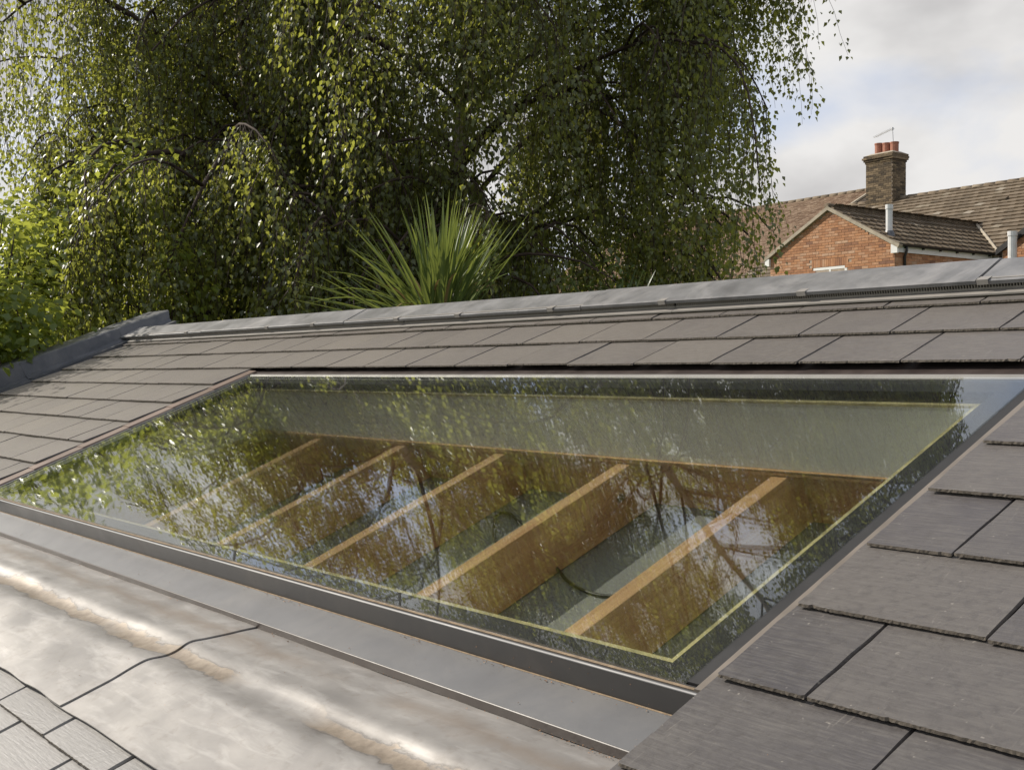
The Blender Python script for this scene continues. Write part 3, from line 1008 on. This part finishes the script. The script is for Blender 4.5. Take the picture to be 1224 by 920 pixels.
    b.tube([(0.14, Y1 - 0.12, EZ - 0.02), (0.14, Y1 - 0.12, EZ - 0.5)], 0.05, 8)
    b.box(0.06, 0.24, Y1 - 0.22, Y1 - 0.02, EZ - 0.16, EZ - 0.0)
    b.build('hopper', M['flue'], house)
    # main roofs
    mp = math.atan(0.513)
    def mainT(x0):
        al = Vector((1, 0, 0)); up = Vector((0, math.cos(mp), math.sin(mp))); n = al.cross(up)
        o = Vector((x0, Y1 - 0.25, 4.19 + ZO - 0.25 * 0.513 + 0.03))
        return Matrix(((al.x, up.x, n.x, o.x), (al.y, up.y, n.y, o.y), (al.z, up.z, n.z, o.z), (0, 0, 0, 1)))
    XB = -9.9
    yR, yL = 10.40, 11.95
    LR, LL = (yR - Y1 + 0.25) / math.cos(mp), (yL - Y1 + 0.25) / math.cos(mp)
    for (x0, x1, ln, yy, nm) in ((XB, 16, LR, yR, 'roof'), (-24, XB, LL, yL, 'roof')):
        zr = 4.19 + ZO + (yy - Y1) * 0.513
        b = MB()
        b.add([(x0, Y1 - 0.25, 4.02 + ZO), (x1, Y1 - 0.25, 4.02 + ZO), (x1, yy, zr - 0.02), (x0, yy, zr - 0.02), (x0, yy + yy - Y1, 4.02 + ZO), (x1, yy + yy - Y1, 4.02 + ZO)],
              [(0, 1, 2, 3), (3, 2, 5, 4), (0, 3, 4), (1, 5, 2)])
        b.build('roof', M['mortar'], house)
    rb = MB()
    def not_wing(x, s):
        xx = x + XB
        yl = Y1 - 0.25 + s * math.cos(mp)
        if xx < 0.2 and xx > -EW - 0.2:
            zm = 4.19 + ZO + (yl - Y1) * 0.513
            zw = EZ + (AZ - EZ) * (1 - abs(xx - AX) / 2.18)
            return zm > zw - 0.12
        return True
    tiles(rb, 16 - XB, LR, 0.335, 0.30, mainT(XB), not_wing, 0.055, 0.014)
    tinted(rb, 'roof_tiles', M['tile'], house, 4)
    rb = MB()
    tiles(rb, 14.0, LL, 0.105, 0.175, mainT(XB - 14.0), lambda x, s: not (x + XB - 14.0 > -EW - 0.1 and s < 2), 0.026)
    tinted(rb, 'plain_roof_tiles', M['plaintile'], house, 4)
    b = MB()
    for (x0, x1, yy, rr) in ((XB, 16, yR, 0.11), (-24, XB, yL, 0.11)):
        zr = 4.19 + ZO + (yy - Y1) * 0.513
        x = x0
        while x < x1:
            b.tube([(x, yy, zr + 0.02), (x + 0.44, yy, zr + 0.015)], [rr, rr - 0.008], 8)
            x += 0.44
    tinted(b, 'main_ridge_tiles', M['tile'], house, 10, True)
    b = MB()                                                   # mortar fillet in the valley and slope step
    p0 = Vector((0.12, Y1 - 0.05, EZ + 0.04)); p1 = Vector((AX, 6.85, AZ + 0.10))
    b.tube([p0, p0.lerp(p1, 0.5) + Vector((0, 0, 0.02)), p1], 0.055, 6)
    b.build('valley_fillet', M['verge'], house)
    b = MB()
    T = mainT(XB)
    b.box(-0.05, 0.05, 4.2, LL, 0.0, 0.07, T)
    b.build('roof_step', M['verge'], house)
    b = MB()
    b.box(-0.12, 0.14, -0.10, 0.12, 0.04, 0.10, mainT(-2.41) @ Matrix.Translation((0, 5.0, 0)))
    b.build('vent_tile', M['tile'], house)
    # second wing at the right
    b = MB()
    Y2 = 4.0
    gx0, gxa, gx1 = 0.42, 2.7, 4.98
    gz, ga = 4.22 + ZO, 5.62 + ZO
    b.add([(gx0 + 0.1, Y2, 0), (gx1 - 0.1, Y2, 0), (gx1 - 0.1, Y2, gz), (gxa, Y2, ga - 0.1), (gx0 + 0.1, Y2, gz), (gx0 + 0.1, Y2 + 3, 0), (gx1 - 0.1, Y2 + 3, 0), (gx1 - 0.1, Y2 + 3, gz), (gxa, Y2 + 3, ga - 0.1), (gx0 + 0.1, Y2 + 3, gz)],
          [(0, 1, 2, 3, 4), (1, 6, 7, 2), (0, 4, 9, 5), (2, 7, 8, 3), (3, 8, 9, 4)])
    b.build('wing_wall', M['mortar'], house)
    b = MB()
    bricks(b, 4.3, 2.8 + ZO, ga, Matrix.Translation((gx0 + 0.12, Y2, 0)), lambda x, z: z < gz + (ga - gz) * (1 - abs(x + gx0 + 0.12 - gxa) / 2.28) - 0.14)
    tinted(b, 'wing_brickwork', M['brick'], house, 6)
    b = MB()
    for sx in (-1, 1):
        e = Vector((gxa + sx * 2.32, 0, gz - 0.02)); a_ = Vector((gxa, 0, ga + 0.02))
        for (d0, d1, y0, y1) in ((0.0, 0.16, Y2 - 0.10, Y2 + 3.0),):
            v = [(q.x, y, q.z + dz) for y in (y0, y1) for q, dz in ((e, -0.10), (a_, -0.14), (a_, 0.06), (e, 0.06))]
            b.add(v, [(0, 1, 2, 3), (7, 6, 5, 4), (3, 2, 6, 7), (0, 4, 5, 1), (0, 3, 7, 4)])
    b.build('barge_board', M['black'], house)
    # flues
    b = MB()
    b.tube([(-0.5, 0.41, 4.38 + ZO), (-0.5, 0.41, 5.30 + ZO)], 0.088, 12)
    b.tube([(-0.5, 0.41, 5.20 + ZO), (-0.5, 0.41, 5.32 + ZO)], 0.102, 12)
    f1 = b.build('flue_pipe', M['flue'], house)
    b = MB(); b.tube([(-0.5, 0.41, 4.38 + ZO), (-0.5, 0.41, 4.62 + ZO)], [0.19, 0.112], 12)
    b.build('flue_collar', M['leadcap'], f1)
    b = MB()
    b.tube([(1.0, 3.72, 0.2), (1.0, 3.72, 4.66 + ZO)], 0.118, 12)
    b.tube([(1.0, 3.72, 4.56 + ZO), (1.0, 3.72, 4.69 + ZO)], 0.132, 12)
    b.build('flue_pipe', M['flue'], house)
    # chimneys
    def chimney(cx, cy, w, d, z0, z1, pots):
        b = MB()
        b.box(cx, cx + w, cy, cy + d, z0, z1)
        ch = b.build('chimney', M['mortar'], house)
        k = MB()
        for (ln, T) in ((w, Matrix.Translation((cx, cy, 0))),
                        (d, Matrix.Translation((cx, cy + d, 0)) @ Matrix.Rotation(-math.pi / 2, 4, 'Z')),
                        (d, Matrix.Translation((cx + w, cy, 0)) @ Matrix.Rotation(math.pi / 2, 4, 'Z')),
                        (w, Matrix.Translation((cx + w, cy + d, 0)) @ Matrix.Rotation(math.pi, 4, 'Z'))):
            bricks(k, ln, z0, z1 - 0.30, T, proud=0.014)
        tinted(k, 'chimney_brickwork', M['oldbrick'], ch, 6)
        k = MB()                                              # corbelled courses of the cap
        for i, (o, zz) in enumerate(((0.035, 0.30), (0.075, 0.225), (0.115, 0.15), (0.075, 0.075))):
            x = cx - o
            while x < cx + w + o - 0.05:
                x2 = min(x + 0.225, cx + w + o)
                k.box(x + 0.004, x2 - 0.004, cy - o, cy + d + o, z1 - zz + 0.003, z1 - zz + 0.072)
                x += 0.225
        tinted(k, 'corbel_course', M['oldbrick'], ch, 6)
        k = MB()
        k.add([(cx - 0.06, cy - 0.06, z1 - 0.002), (cx + w + 0.06, cy - 0.06, z1 - 0.002), (cx + w + 0.06, cy + d + 0.06, z1 - 0.002), (cx - 0.06, cy + d + 0.06, z1 - 0.002),
               (cx + 0.1, cy + 0.15, z1 + 0.09), (cx + w - 0.1, cy + 0.15, z1 + 0.09), (cx + w - 0.1, cy + d - 0.15, z1 + 0.09), (cx + 0.1, cy + d - 0.15, z1 + 0.09)],
              [(0, 1, 5, 4), (1, 2, 6, 5), (2, 3, 7, 6), (3, 0, 4, 7), (4, 5, 6, 7)])
        k.build('flaunching', M['verge'], ch)
        for px, hh in pots:
            k = MB()
            prof = [(0.150, 0.0), (0.152, hh - 0.06), (0.165, hh - 0.05), (0.165, hh), (0.125, hh), (0.12, hh - 0.25)]
            n = 14
            v = [(px + r_ * math.cos(2 * math.pi * i / n), cy + d / 2 + r_ * math.sin(2 * math.pi * i / n), z1 + 0.05 + z) for r_, z in prof for i in range(n)]
            f = [(a * n + i, a * n + (i + 1) % n, (a + 1) * n + (i + 1) % n, (a + 1) * n + i) for a in range(len(prof) - 1) for i in range(n)]
            k.add(v, f)
            k.build('chimney_pot', M['clay'], ch)
        return ch
    chimney(-8.75, 9.90, 1.16, 0.78, 6.6 + ZO, 8.90 + ZO, ((-8.48, 0.44), (-8.13, 0.40), (-7.79, 0.38)))
build_house()
def aerial():
    t = empty('television_aerial', 'thin television aerial on a mast above the three chimney pots', 'aerial',
              Vector((HX, HY, 0)) + Matrix.Rotation(HR, 3, 'Z') @ Vector((-7.98, 10.5, 8.70)), (0, 0, HR))
    b = MB()
    b.tube([(0, 0, 0), (-0.02, 0, 0.6), (-0.06, 0, 1.22)], 0.016, 6)
    b.tube([(-0.06, 0, 1.14), (-0.06, 0, 1.24)], 0.04, 6)
    b.build('mast', M['alu'], t)
    b = MB()
    b.tube([(0.0, 0.0, 1.20), (-0.98, 0.1, 1.02)], 0.012, 6)
    b.build('boom', M['alu'], t)
    for i, x in enumerate(np.linspace(-0.9, -0.06, 12)):
        b = MB()
        zz = 1.20 + x * 0.184
        b.tube([(x, -0.13 + 0.1 * -x, zz + 0.01), (x, 0.13 + 0.1 * -x, zz + 0.01)], 0.006, 4)
        b.build('element', M['alu'], t)
aerial()

# ------------------------------------------------------------------ foliage
def leaf_object(name, P, D, Nn, L, Wd, mat, parent, fold=0.18, tint=None, kind=None):
    """many small kite-shaped leaves, each folded along its midrib"""
    n = len(P)
    D = D / np.linalg.norm(D, axis=1, keepdims=True)
    S = np.cross(D, Nn)
    S /= np.maximum(np.linalg.norm(S, axis=1, keepdims=True), 1e-6)
    Q = np.cross(S, D)
    L = L[:, None]; Wd = Wd[:, None]
    v = np.empty((n, 4, 3), np.float32)
    v[:, 0] = P
    v[:, 1] = P + D * L * 0.36 - S * Wd * 0.5 + Q * Wd * fold
    v[:, 2] = P + D * L - Q * L * 0.06
    v[:, 3] = P + D * L * 0.36 + S * Wd * 0.5 + Q * Wd * fold
    me = bpy.data.meshes.new(name)
    me.vertices.add(n * 4)
    me.vertices.foreach_set('co', v.ravel())
    idx = (np.arange(n)[:, None] * 4 + np.array([0, 1, 2, 0, 2, 3])[None]).astype(np.int32).ravel()
    me.loops.add(n * 6)
    me.loops.foreach_set('vertex_index', idx)
    me.polygons.add(n * 2)
    me.polygons.foreach_set('loop_start', np.arange(0, n * 6, 3, dtype=np.int32))
    me.polygons.foreach_set('loop_total', np.full(n * 2, 3, np.int32))
    me.update(calc_edges=True)
    t = rng.random(n) if tint is None else tint
    a = me.attributes.new('tint', 'FLOAT', 'FACE')
    a.data.foreach_set('value', np.repeat(t, 2).astype(np.float32))
    o = link(name, me, parent, mat)
    if kind:
        o['kind'] = kind
    return o
def curve(p0, az, el, ln, arch, wob, n=9):
    """an arching limb: rises at el, then bends over"""
    pts = []
    d = Vector((math.cos(az), math.sin(az), 0))
    sd_ = Vector((-d.y, d.x, 0))
    k1, k2 = random.uniform(-1, 1) * wob, random.uniform(-1, 1) * wob
    for i in range(n):
        t = i / (n - 1)
        pts.append(Vector(p0) + d * ln * t * (1 - 0.12 * t) + Vector((0, 0, 1)) * ln * (math.tan(el) * t - arch * t * t)
                   + sd_ * ln * (k1 * math.sin(t * 3) + k2 * t * t) * 0.3 + Vector((0, 0, ln * 0.04 * wob * math.sin(t * 7 + k1 * 9))))
    return pts
def weeping_birch(loc, trunk, radius, height, label, n_limb, dens, zmin, leaf, shape, keep, r0=0.16, extra=(), drop=1.0, loose=0.025):
    t = empty('weeping_birch', label, 'tree', loc)
    tb = MB()
    T = [Vector(p) for p in trunk]
    path = []
    for i in range(len(T) - 1):
        for u in np.linspace(0, 1, 5, endpoint=False):
            path.append(T[i].lerp(T[i + 1], u) + Vector((random.gauss(0, 0.02), random.gauss(0, 0.02), 0)))
    path.append(T[-1])
    rad = [max(0.02, r0 * (1 - 0.86 * i / (len(path) - 1))) for i in range(len(path))]
    tb.tube(path, rad, 10)
    limbs = []
    lb = MB()
    off = Vector(loc)
    def limb(c, r0_, r1_, seg, weight):                    # a limb, cut where the crown ends
        m = 0
        while m < len(c) and keep(off + c[m]) > 0.1:
            m += 1
        if m >= 4:
            lb.tube(c[:m], [r0_ + (r1_ - r0_) * j / (len(c) - 1) for j in range(m)], seg)
            limbs.append((c[:m], weight * m / len(c)))
    top = T[-1].z
    for i in range(n_limb):
        f = 0.16 + 0.82 * (i + random.random()) / n_limb
        k = min(len(path) - 2, int(f * (len(path) - 1)))
        p0 = path[k]
        az = i * 2.399 + random.uniform(-0.4, 0.4)
        ln = radius * shape(f) * random.uniform(0.75, 1.1)
        c = curve(p0, az, R(random.uniform(38, 58)) * (0.7 + 0.5 * f), ln, random.uniform(0.85, 1.25), 0.5, 10)
        limb(c, rad[k] * 0.40, max(0.008, rad[k] * 0.06), 6, ln)
        for q in range(random.randint(4, 6)):
            j = random.randint(3, 8)
            sub = curve(c[j], az + random.choice((-1, 1)) * random.uniform(0.4, 1.1), R(random.uniform(5, 40)), ln * random.uniform(0.3, 0.55), random.uniform(0.7, 1.3), 0.6, 7)
            limb(sub, 0.016, 0.005, 5, ln * 0.5)
    for z0, az, el, ln, arch in extra:                     # long side limbs
        k = min(range(len(path)), key=lambda i: abs(path[i].z - z0))
        c = curve(path[k], R(az), R(el), ln, arch, 0.4, 12)
        limb(c, 0.036, 0.008, 6, ln * 1.2)
        for q in range(7):
            j = random.randint(5, 10)
            sub = curve(c[j], R(az) + random.choice((-1, 1)) * random.uniform(0.3, 1.0), R(random.uniform(5, 35)), ln * random.uniform(0.2, 0.4), random.uniform(0.7, 1.3), 0.6, 7)
            limb(sub, 0.016, 0.005, 5, ln * 0.45)
    tb.build('trunk', M['birchbark'], t, True)
    lb.build('branches', M['twig'], t, True, 'stuff')
    st = MB()
    P, D, Nn, L, Wd, TT = [], [], [], [], [], []
    total = int(dens)
    wts = np.array([len(c) * ln * (1 + 0.09 * max(0, c[len(c) // 2].z - 6)) for c, ln in limbs]); wts /= wts.sum()
    pick = rng.choice(len(limbs), total, p=wts)
    for li in pick:
        c, ln = limbs[li]
        u = random.uniform(0.25, 1.0) * (len(c) - 1)
        k = min(len(c) - 2, int(u))
        p = c[k].lerp(c[k + 1], u - k)
        length = drop * random.uniform(0.45, 1.0) * min(2.6, max(0.5, 0.9 + 0.22 * (p.z + 1)))
        out = Vector((random.gauss(0, 1), random.gauss(0, 1), random.uniform(-0.2, 0.9))).normalized() * random.uniform(0.05, 0.32)
        sway = Vector((random.gauss(0, 0.10), random.gauss(0, 0.10), 0))
        m = max(4, int(length / 0.16))
        pts = []
        for i in range(m + 1):
            q = i / m
            pts.append(p + out * (1 - math.exp(-3 * q)) + sway * q * q * length + Vector((0, 0, -length * q ** 1.15)) + Vector((random.gauss(0, 0.012), random.gauss(0, 0.012), 0)))
        if pts[-1].z + off.z < zmin:
            pts = [a for a in pts if a.z + off.z > zmin]
            m = len(pts) - 1
            if m < 3:
                continue
        mid = off + pts[m // 2]
        kp = keep(mid) * min(1, 0.72 + 0.75 * math.sin(2.3 * mid.x + 1.1 * mid.z) * math.sin(2.1 * mid.y + 0.7) * math.sin(1.5 * mid.z + mid.x) + 0.25)   # clumps and gaps
        if kp < 1 and random.random() > kp:
            continue
        st.tube(pts, [0.0035 - 0.0022 * i / m for i in range(m + 1)], 3, False)
        tone = random.random()
        nl = int(length / (0.62 * leaf))
        for i in range(nl):
            q = random.uniform(0.06, 1.0) * m
            k = min(m - 1, int(q))
            a = pts[k].lerp(pts[k + 1], q - k)
            ang = random.uniform(0, 6.283)
            o = np.array((math.cos(ang), math.sin(ang), 0.0))
            P.append(np.array(a) + o * (0.012 + loose * abs(random.gauss(0, 1))) + np.array((0, 0, random.gauss(-0.006, loose * 0.6))))
            D.append(o * random.uniform(0.25, 0.9) + np.array((random.gauss(0, 0.15), random.gauss(0, 0.15), -1.0)))
            Nn.append(o * 0.9 + np.array((random.gauss(0, 0.45), random.gauss(0, 0.45), 0.55 + random.gauss(0, 0.3))))
            l_ = leaf * random.uniform(0.65, 1.2)
            L.append(l_); Wd.append(l_ * random.uniform(0.68, 0.85))
            TT.append(min(0.999, max(0, 0.55 * tone + 0.45 * random.random() - 0.08 + (0.25 if random.random() < 0.04 else 0))))
    st.build('twigs', M['twig'], t, False, 'stuff')
    leaf_object('crown', np.array(P), np.array(D), np.array(Nn), np.array(L), np.array(Wd), M['birchleaf'], t, 0.16, np.array(TT), 'stuff')
    print('birch leaves', len(P))
    return t
G0 = -2.6
weeping_birch((-10.0, 4.95, G0), [(0.45, -0.1, 0), (0.55, 0.0, 2.6), (0.25, 0.0, 4.3), (-0.15, -0.1, 6.2), (-0.5, 0, 8.6), (-0.5, 0.1, 11.4)], 2.8, 11,
              'tall sunlit weeping birch at the left behind the lead parapet', 44, 9400, 0.75, 0.048,
              lambda f: 1.05 - 0.5 * max(0, f - 0.35) / 0.65,
              lambda p: 0 if p.y < 2.35 + 0.25 * math.sin(p.z * 4) else (0.95 if p.z < 4.2 else 0.5), 0.16, (), 0.7, 0.055)
def right_edge(p):
    u = (p.x + 9.0) * 0.588 + (p.y - 6.5) * 0.809 + 0.12 * math.sin(p.z * 5)
    if u < 2.7:
        return 0.9 if p.z < 4.6 else (0.74 if u > 0.6 and p.z > 5.5 else 0.56)
    if u < 2.95:
        return 0.8 if (p.z < 2.5 or p.z > 4.1) else 0.06
    return 0.55 if (p.z > 4.1 and u < 3.3 + 0.05 * max(0, p.z - 6)) else 0
weeping_birch((-9.0, 6.5, G0), [(0, 0, 0), (0.05, 0.1, 2.2), (-0.1, 0.05, 4.4), (0.15, 0.1, 7.0), (0.25, 0, 9.6), (0.3, 0, 14.6)], 3.4, 12,
              'broad shaded weeping birch in the middle, its strands hanging towards the brick house', 54, 10800, 0.85, 0.048,
              lambda f: 1.0 - 0.35 * max(0, f - 0.5) / 0.5, right_edge, 0.135,
              ((6.6, 30, 42, 3.9, 0.62), (7.4, 45, 40, 4.0, 0.66), (5.6, 10, 40, 3.4, 0.7), (8.2, 36, 42, 3.8, 0.7), (9.2, 20, 40, 3.4, 0.7), (4.2, 46, 36, 3.0, 0.85), (9.8, 40, 42, 3.2, 0.75), (10.8, 55, 42, 3.0, 0.75)), 0.85, 0.045)
def shrub(name, loc, r, h, label, cat, mat, n, leaf, z0=0.0, group=None, droop=0.5, blooms=0, width=0.7, reach=()):
    t = empty(name, label, cat, loc, group=group)
    st = MB()
    tips = []
    for i in range(26):
        az = random.uniform(0, 6.283)
        rr = r * math.sqrt(random.random())
        zt = h * (0.55 + 0.45 * math.sqrt(max(0, 1 - (rr / r) ** 2))) * random.uniform(0.82, 1.06)
        e = Vector((rr * math.cos(az), rr * math.sin(az), zt))
        mid = Vector((e.x * 0.45, e.y * 0.45, zt * 0.6))
        pts = [Vector((e.x * 0.08, e.y * 0.08, 0)), mid * 0.6, mid, e * 0.93 + Vector((0, 0, 0.03)), e]
        st.tube(pts, [0.022, 0.017, 0.012, 0.007, 0.004], 5)
        tips.append(pts)
    for e in reach:                                        # twigs leaning out beyond the bush
        e = Vector(e)
        a = Vector((e.x * 0.5, e.y * 0.6, e.z + 0.35))
        pts = [Vector((0, 0, e.z * 0.5)), Vector((e.x * 0.25, e.y * 0.3, e.z + 0.1)), a, Vector((e.x * 0.85, e.y * 0.95, e.z + 0.25)), e]
        st.tube(pts, [0.016, 0.012, 0.008, 0.006, 0.003], 5)
        tips += [pts, pts]
    st.build('stems', M['twig'], t, True)
    cl = []
    for i in range(max(20, n // 55)):                      # leaf clumps round the twigs
        pts = random.choice(tips)
        u = random.uniform(1.2, 3.999)
        k = int(u)
        c = pts[k].lerp(pts[k + 1], u - k) + Vector((random.gauss(0, 0.12), random.gauss(0, 0.12), random.gauss(0, 0.10)))
        cl.append((c, random.uniform(0.07, 0.17), random.random()))
    P, D, Nn, L, TT = [], [], [], [], []
    for i in range(n):
        c, s, tone = random.choice(cl)
        o = np.array((random.gauss(0, 1), random.gauss(0, 1), random.gauss(0, 0.9)))
        p = np.array(c) + o * s
        if p[2] < z0 or (loc[0] + p[0] > -7.52 and loc[1] + p[1] < 2.7 and p[2] + loc[2] < (loc[1] + p[1]) * 0.405 + 0.12):
            continue
        o /= np.linalg.norm(o) + 1e-6
        P.append(p)
        D.append(o * 0.8 + np.array((random.gauss(0, 0.4), random.gauss(0, 0.4), -droop)))
        Nn.append(o * 0.5 + np.array((random.gauss(0, 0.4), random.gauss(0, 0.4), 0.8)))
        L.append(leaf * random.uniform(0.6, 1.25))
        TT.append(min(0.999, 0.5 * tone + 0.5 * random.random()))
    L = np.array(L)
    leaf_object('crown', np.array(P), np.array(D), np.array(Nn), L, L * width, mat, t, 0.14, np.array(TT), 'stuff')
    for i in range(blooms):
        e = random.choice(tips)[-1] + Vector((random.gauss(0, 0.06), random.gauss(0, 0.06), 0.02))
        b = MB()
        ln = random.uniform(0.14, 0.26)
        lean = Vector((random.gauss(0, 0.25), random.gauss(0, 0.25), 1)).normalized()
        for q in range(90):
            u = random.random()
            p = e + lean * ln * u + Vector((random.gauss(0, 1), random.gauss(0, 1), random.gauss(0, 1))) * 0.017 * (1.1 - u)
            a = [Vector((random.uniform(-1, 1), random.uniform(-1, 1), random.uniform(-1, 1))) * 0.007 for _ in range(3)]
            b.add([p + k for k in a], [(0, 1, 2)])
        b.tube([e - lean * 0.1, e + lean * ln], 0.003, 4)
        tinted(b, 'flower_spike', M['bloom'], t, 1, False, None)
    return t
shrub('hazel_shrub', (-8.75, 1.65, G0), 1.3, 4.75, 'bright green broad leaved shrub behind the near end of the parapet', 'shrub', M['brightleaf'], 17000, 0.066, 2.0, None, 0.7, 0, 0.85,
      [(1.42, -0.05, 3.50), (1.50, 0.12, 3.42), (1.38, -0.30, 3.38), (1.52, -0.18, 3.30), (1.35, 0.30, 3.62)])
shrub('hazel_shrub', (-9.4, 3.3, G0), 1.3, 5.2, 'sunny green shrub under the left birch behind the parapet', 'shrub', M['brightleaf'], 15000, 0.058, 2.4, None, 0.7, 0, 0.85)
shrub('garden_shrub', (-6.9, 4.25, G0), 0.8, 3.95, 'dark leafy shrub with faded flower spikes left of the spiky plant', 'shrub', M['darkleaf'], 6000, 0.06, 2.6, None, 0.5, 7, 0.45)
shrub('garden_shrub', (-5.95, 5.7, G0), 0.85, 4.0, 'dark leafy shrub with faded flower spikes right of the spiky plant', 'shrub', M['darkleaf'], 7000, 0.06, 2.6, None, 0.5, 9, 0.5)
shrub('garden_shrub', (-11.6, 6.3, G0), 1.7, 5.0, 'dark green shrub far behind the trunk of the left birch', 'shrub', M['darkleaf'], 11000, 0.07, 2.2, None, 0.6, 0, 0.7)
shrub('garden_shrub', (-12.2, 4.1, G0), 1.6, 5.2, 'dark green shrub far behind the sunny shrubs at the left edge', 'shrub', M['darkleaf'], 10000, 0.07, 2.2, None, 0.6, 0, 0.7)
shrub('garden_shrub', (-8.6, 9.6, G0), 2.0, 4.6, 'dark green shrub far behind the trunk of the middle birch', 'shrub', M['darkleaf'], 9000, 0.07, 2.2, None, 0.5, 0, 0.6)
def blade_mesh(ln, w, droop, seed):
    r = random.Random(seed)
    n = 10
    v, f = [], []
    y = z = 0.0
    ang = 0.0
    tw = r.uniform(-0.5, 0.5)
    for i in range(n + 1):
        t = i / n
        ww = w * (0.55 + 0.9 * t) if t < 0.4 else w * 0.91 * (1 - ((t - 0.4) / 0.6) ** 2.2) + 0.0006
        a = tw * t
        for sx, dz in ((-1, 0.22), (0, 0.0), (1, 0.22)):
            v.append((sx * ww * 0.5 * math.cos(a) , y - dz * ww * math.cos(ang) + sx * ww * 0.5 * math.sin(a), z + dz * ww * math.sin(ang) * 0.5))
        ang = droop * t ** 1.6
        y += math.sin(ang) * ln / n
        z += math.cos(ang) * ln / n
    for i in range(n):
        for k in range(2):
            f.append((i * 3 + k, i * 3 + k + 1, i * 3 + k + 4, i * 3 + k + 3))
    b = MB()
    b.v, b.f = v, f
    me = b.mesh('leaf', True)
    a = me.attributes.new('tint', 'FLOAT', 'FACE')
    a.data.foreach_set('value', np.full(len(me.polygons), r.random(), np.float32))
    return me
def sword_plant(name, loc, label, mat, n, ln, w, spread, stem_h, lean=1.0):
    t = empty(name, label, 'plant', loc)
    b = MB()
    b.tube([(0, 0, 0), (0.03, 0.02, stem_h * 0.5), (0, 0, stem_h)], [0.09, 0.075, 0.06], 9)
    b.build('stem', M['twig'], t, True)
    meshes = []
    for i in range(14):
        me = blade_mesh(ln * random.uniform(0.7, 1.08), w * random.uniform(0.75, 1.15), 1.5 if i == 13 else random.choice((0.08, 0.15, 0.25, 0.5, 0.9)), i * 7 + n)
        me.materials.append(M['deadblade'] if i == 13 and lean < 1 else mat)
        meshes.append(me)
    for i in range(n):
        me = meshes[i % 14]
        o = link('leaf', me, t)
        tilt = spread * (random.random() ** 0.75)
        az = i * 2.399 + random.uniform(-0.3, 0.3)
        if math.sin(az) * 0.64 + math.cos(az) * 0.77 > 0:
            tilt *= lean                                   # fuller on its sunny side
        o.location = (0.04 * math.sin(az) + random.gauss(0, 0.03), 0.04 * math.cos(az) + random.gauss(0, 0.03), stem_h + random.uniform(-0.14, 0.02))
        o.rotation_euler = (Matrix.Rotation(-az, 3, 'Z') @ Matrix.Rotation(-tilt, 3, 'X')).to_euler()
    return t
sword_plant('spiky_plant', (-5.42, 3.66, G0), 'spiky plant with long upright green sword leaves above the ridge', M['blade'], 200, 0.80, 0.024, R(80), 3.68, 0.5)
sword_plant('spiky_plant', (-5.35, 5.1, G0), 'smaller dark spiky plant with broad leaves right of the bright one', M['darkblade'], 46, 0.56, 0.040, R(74), 3.62)
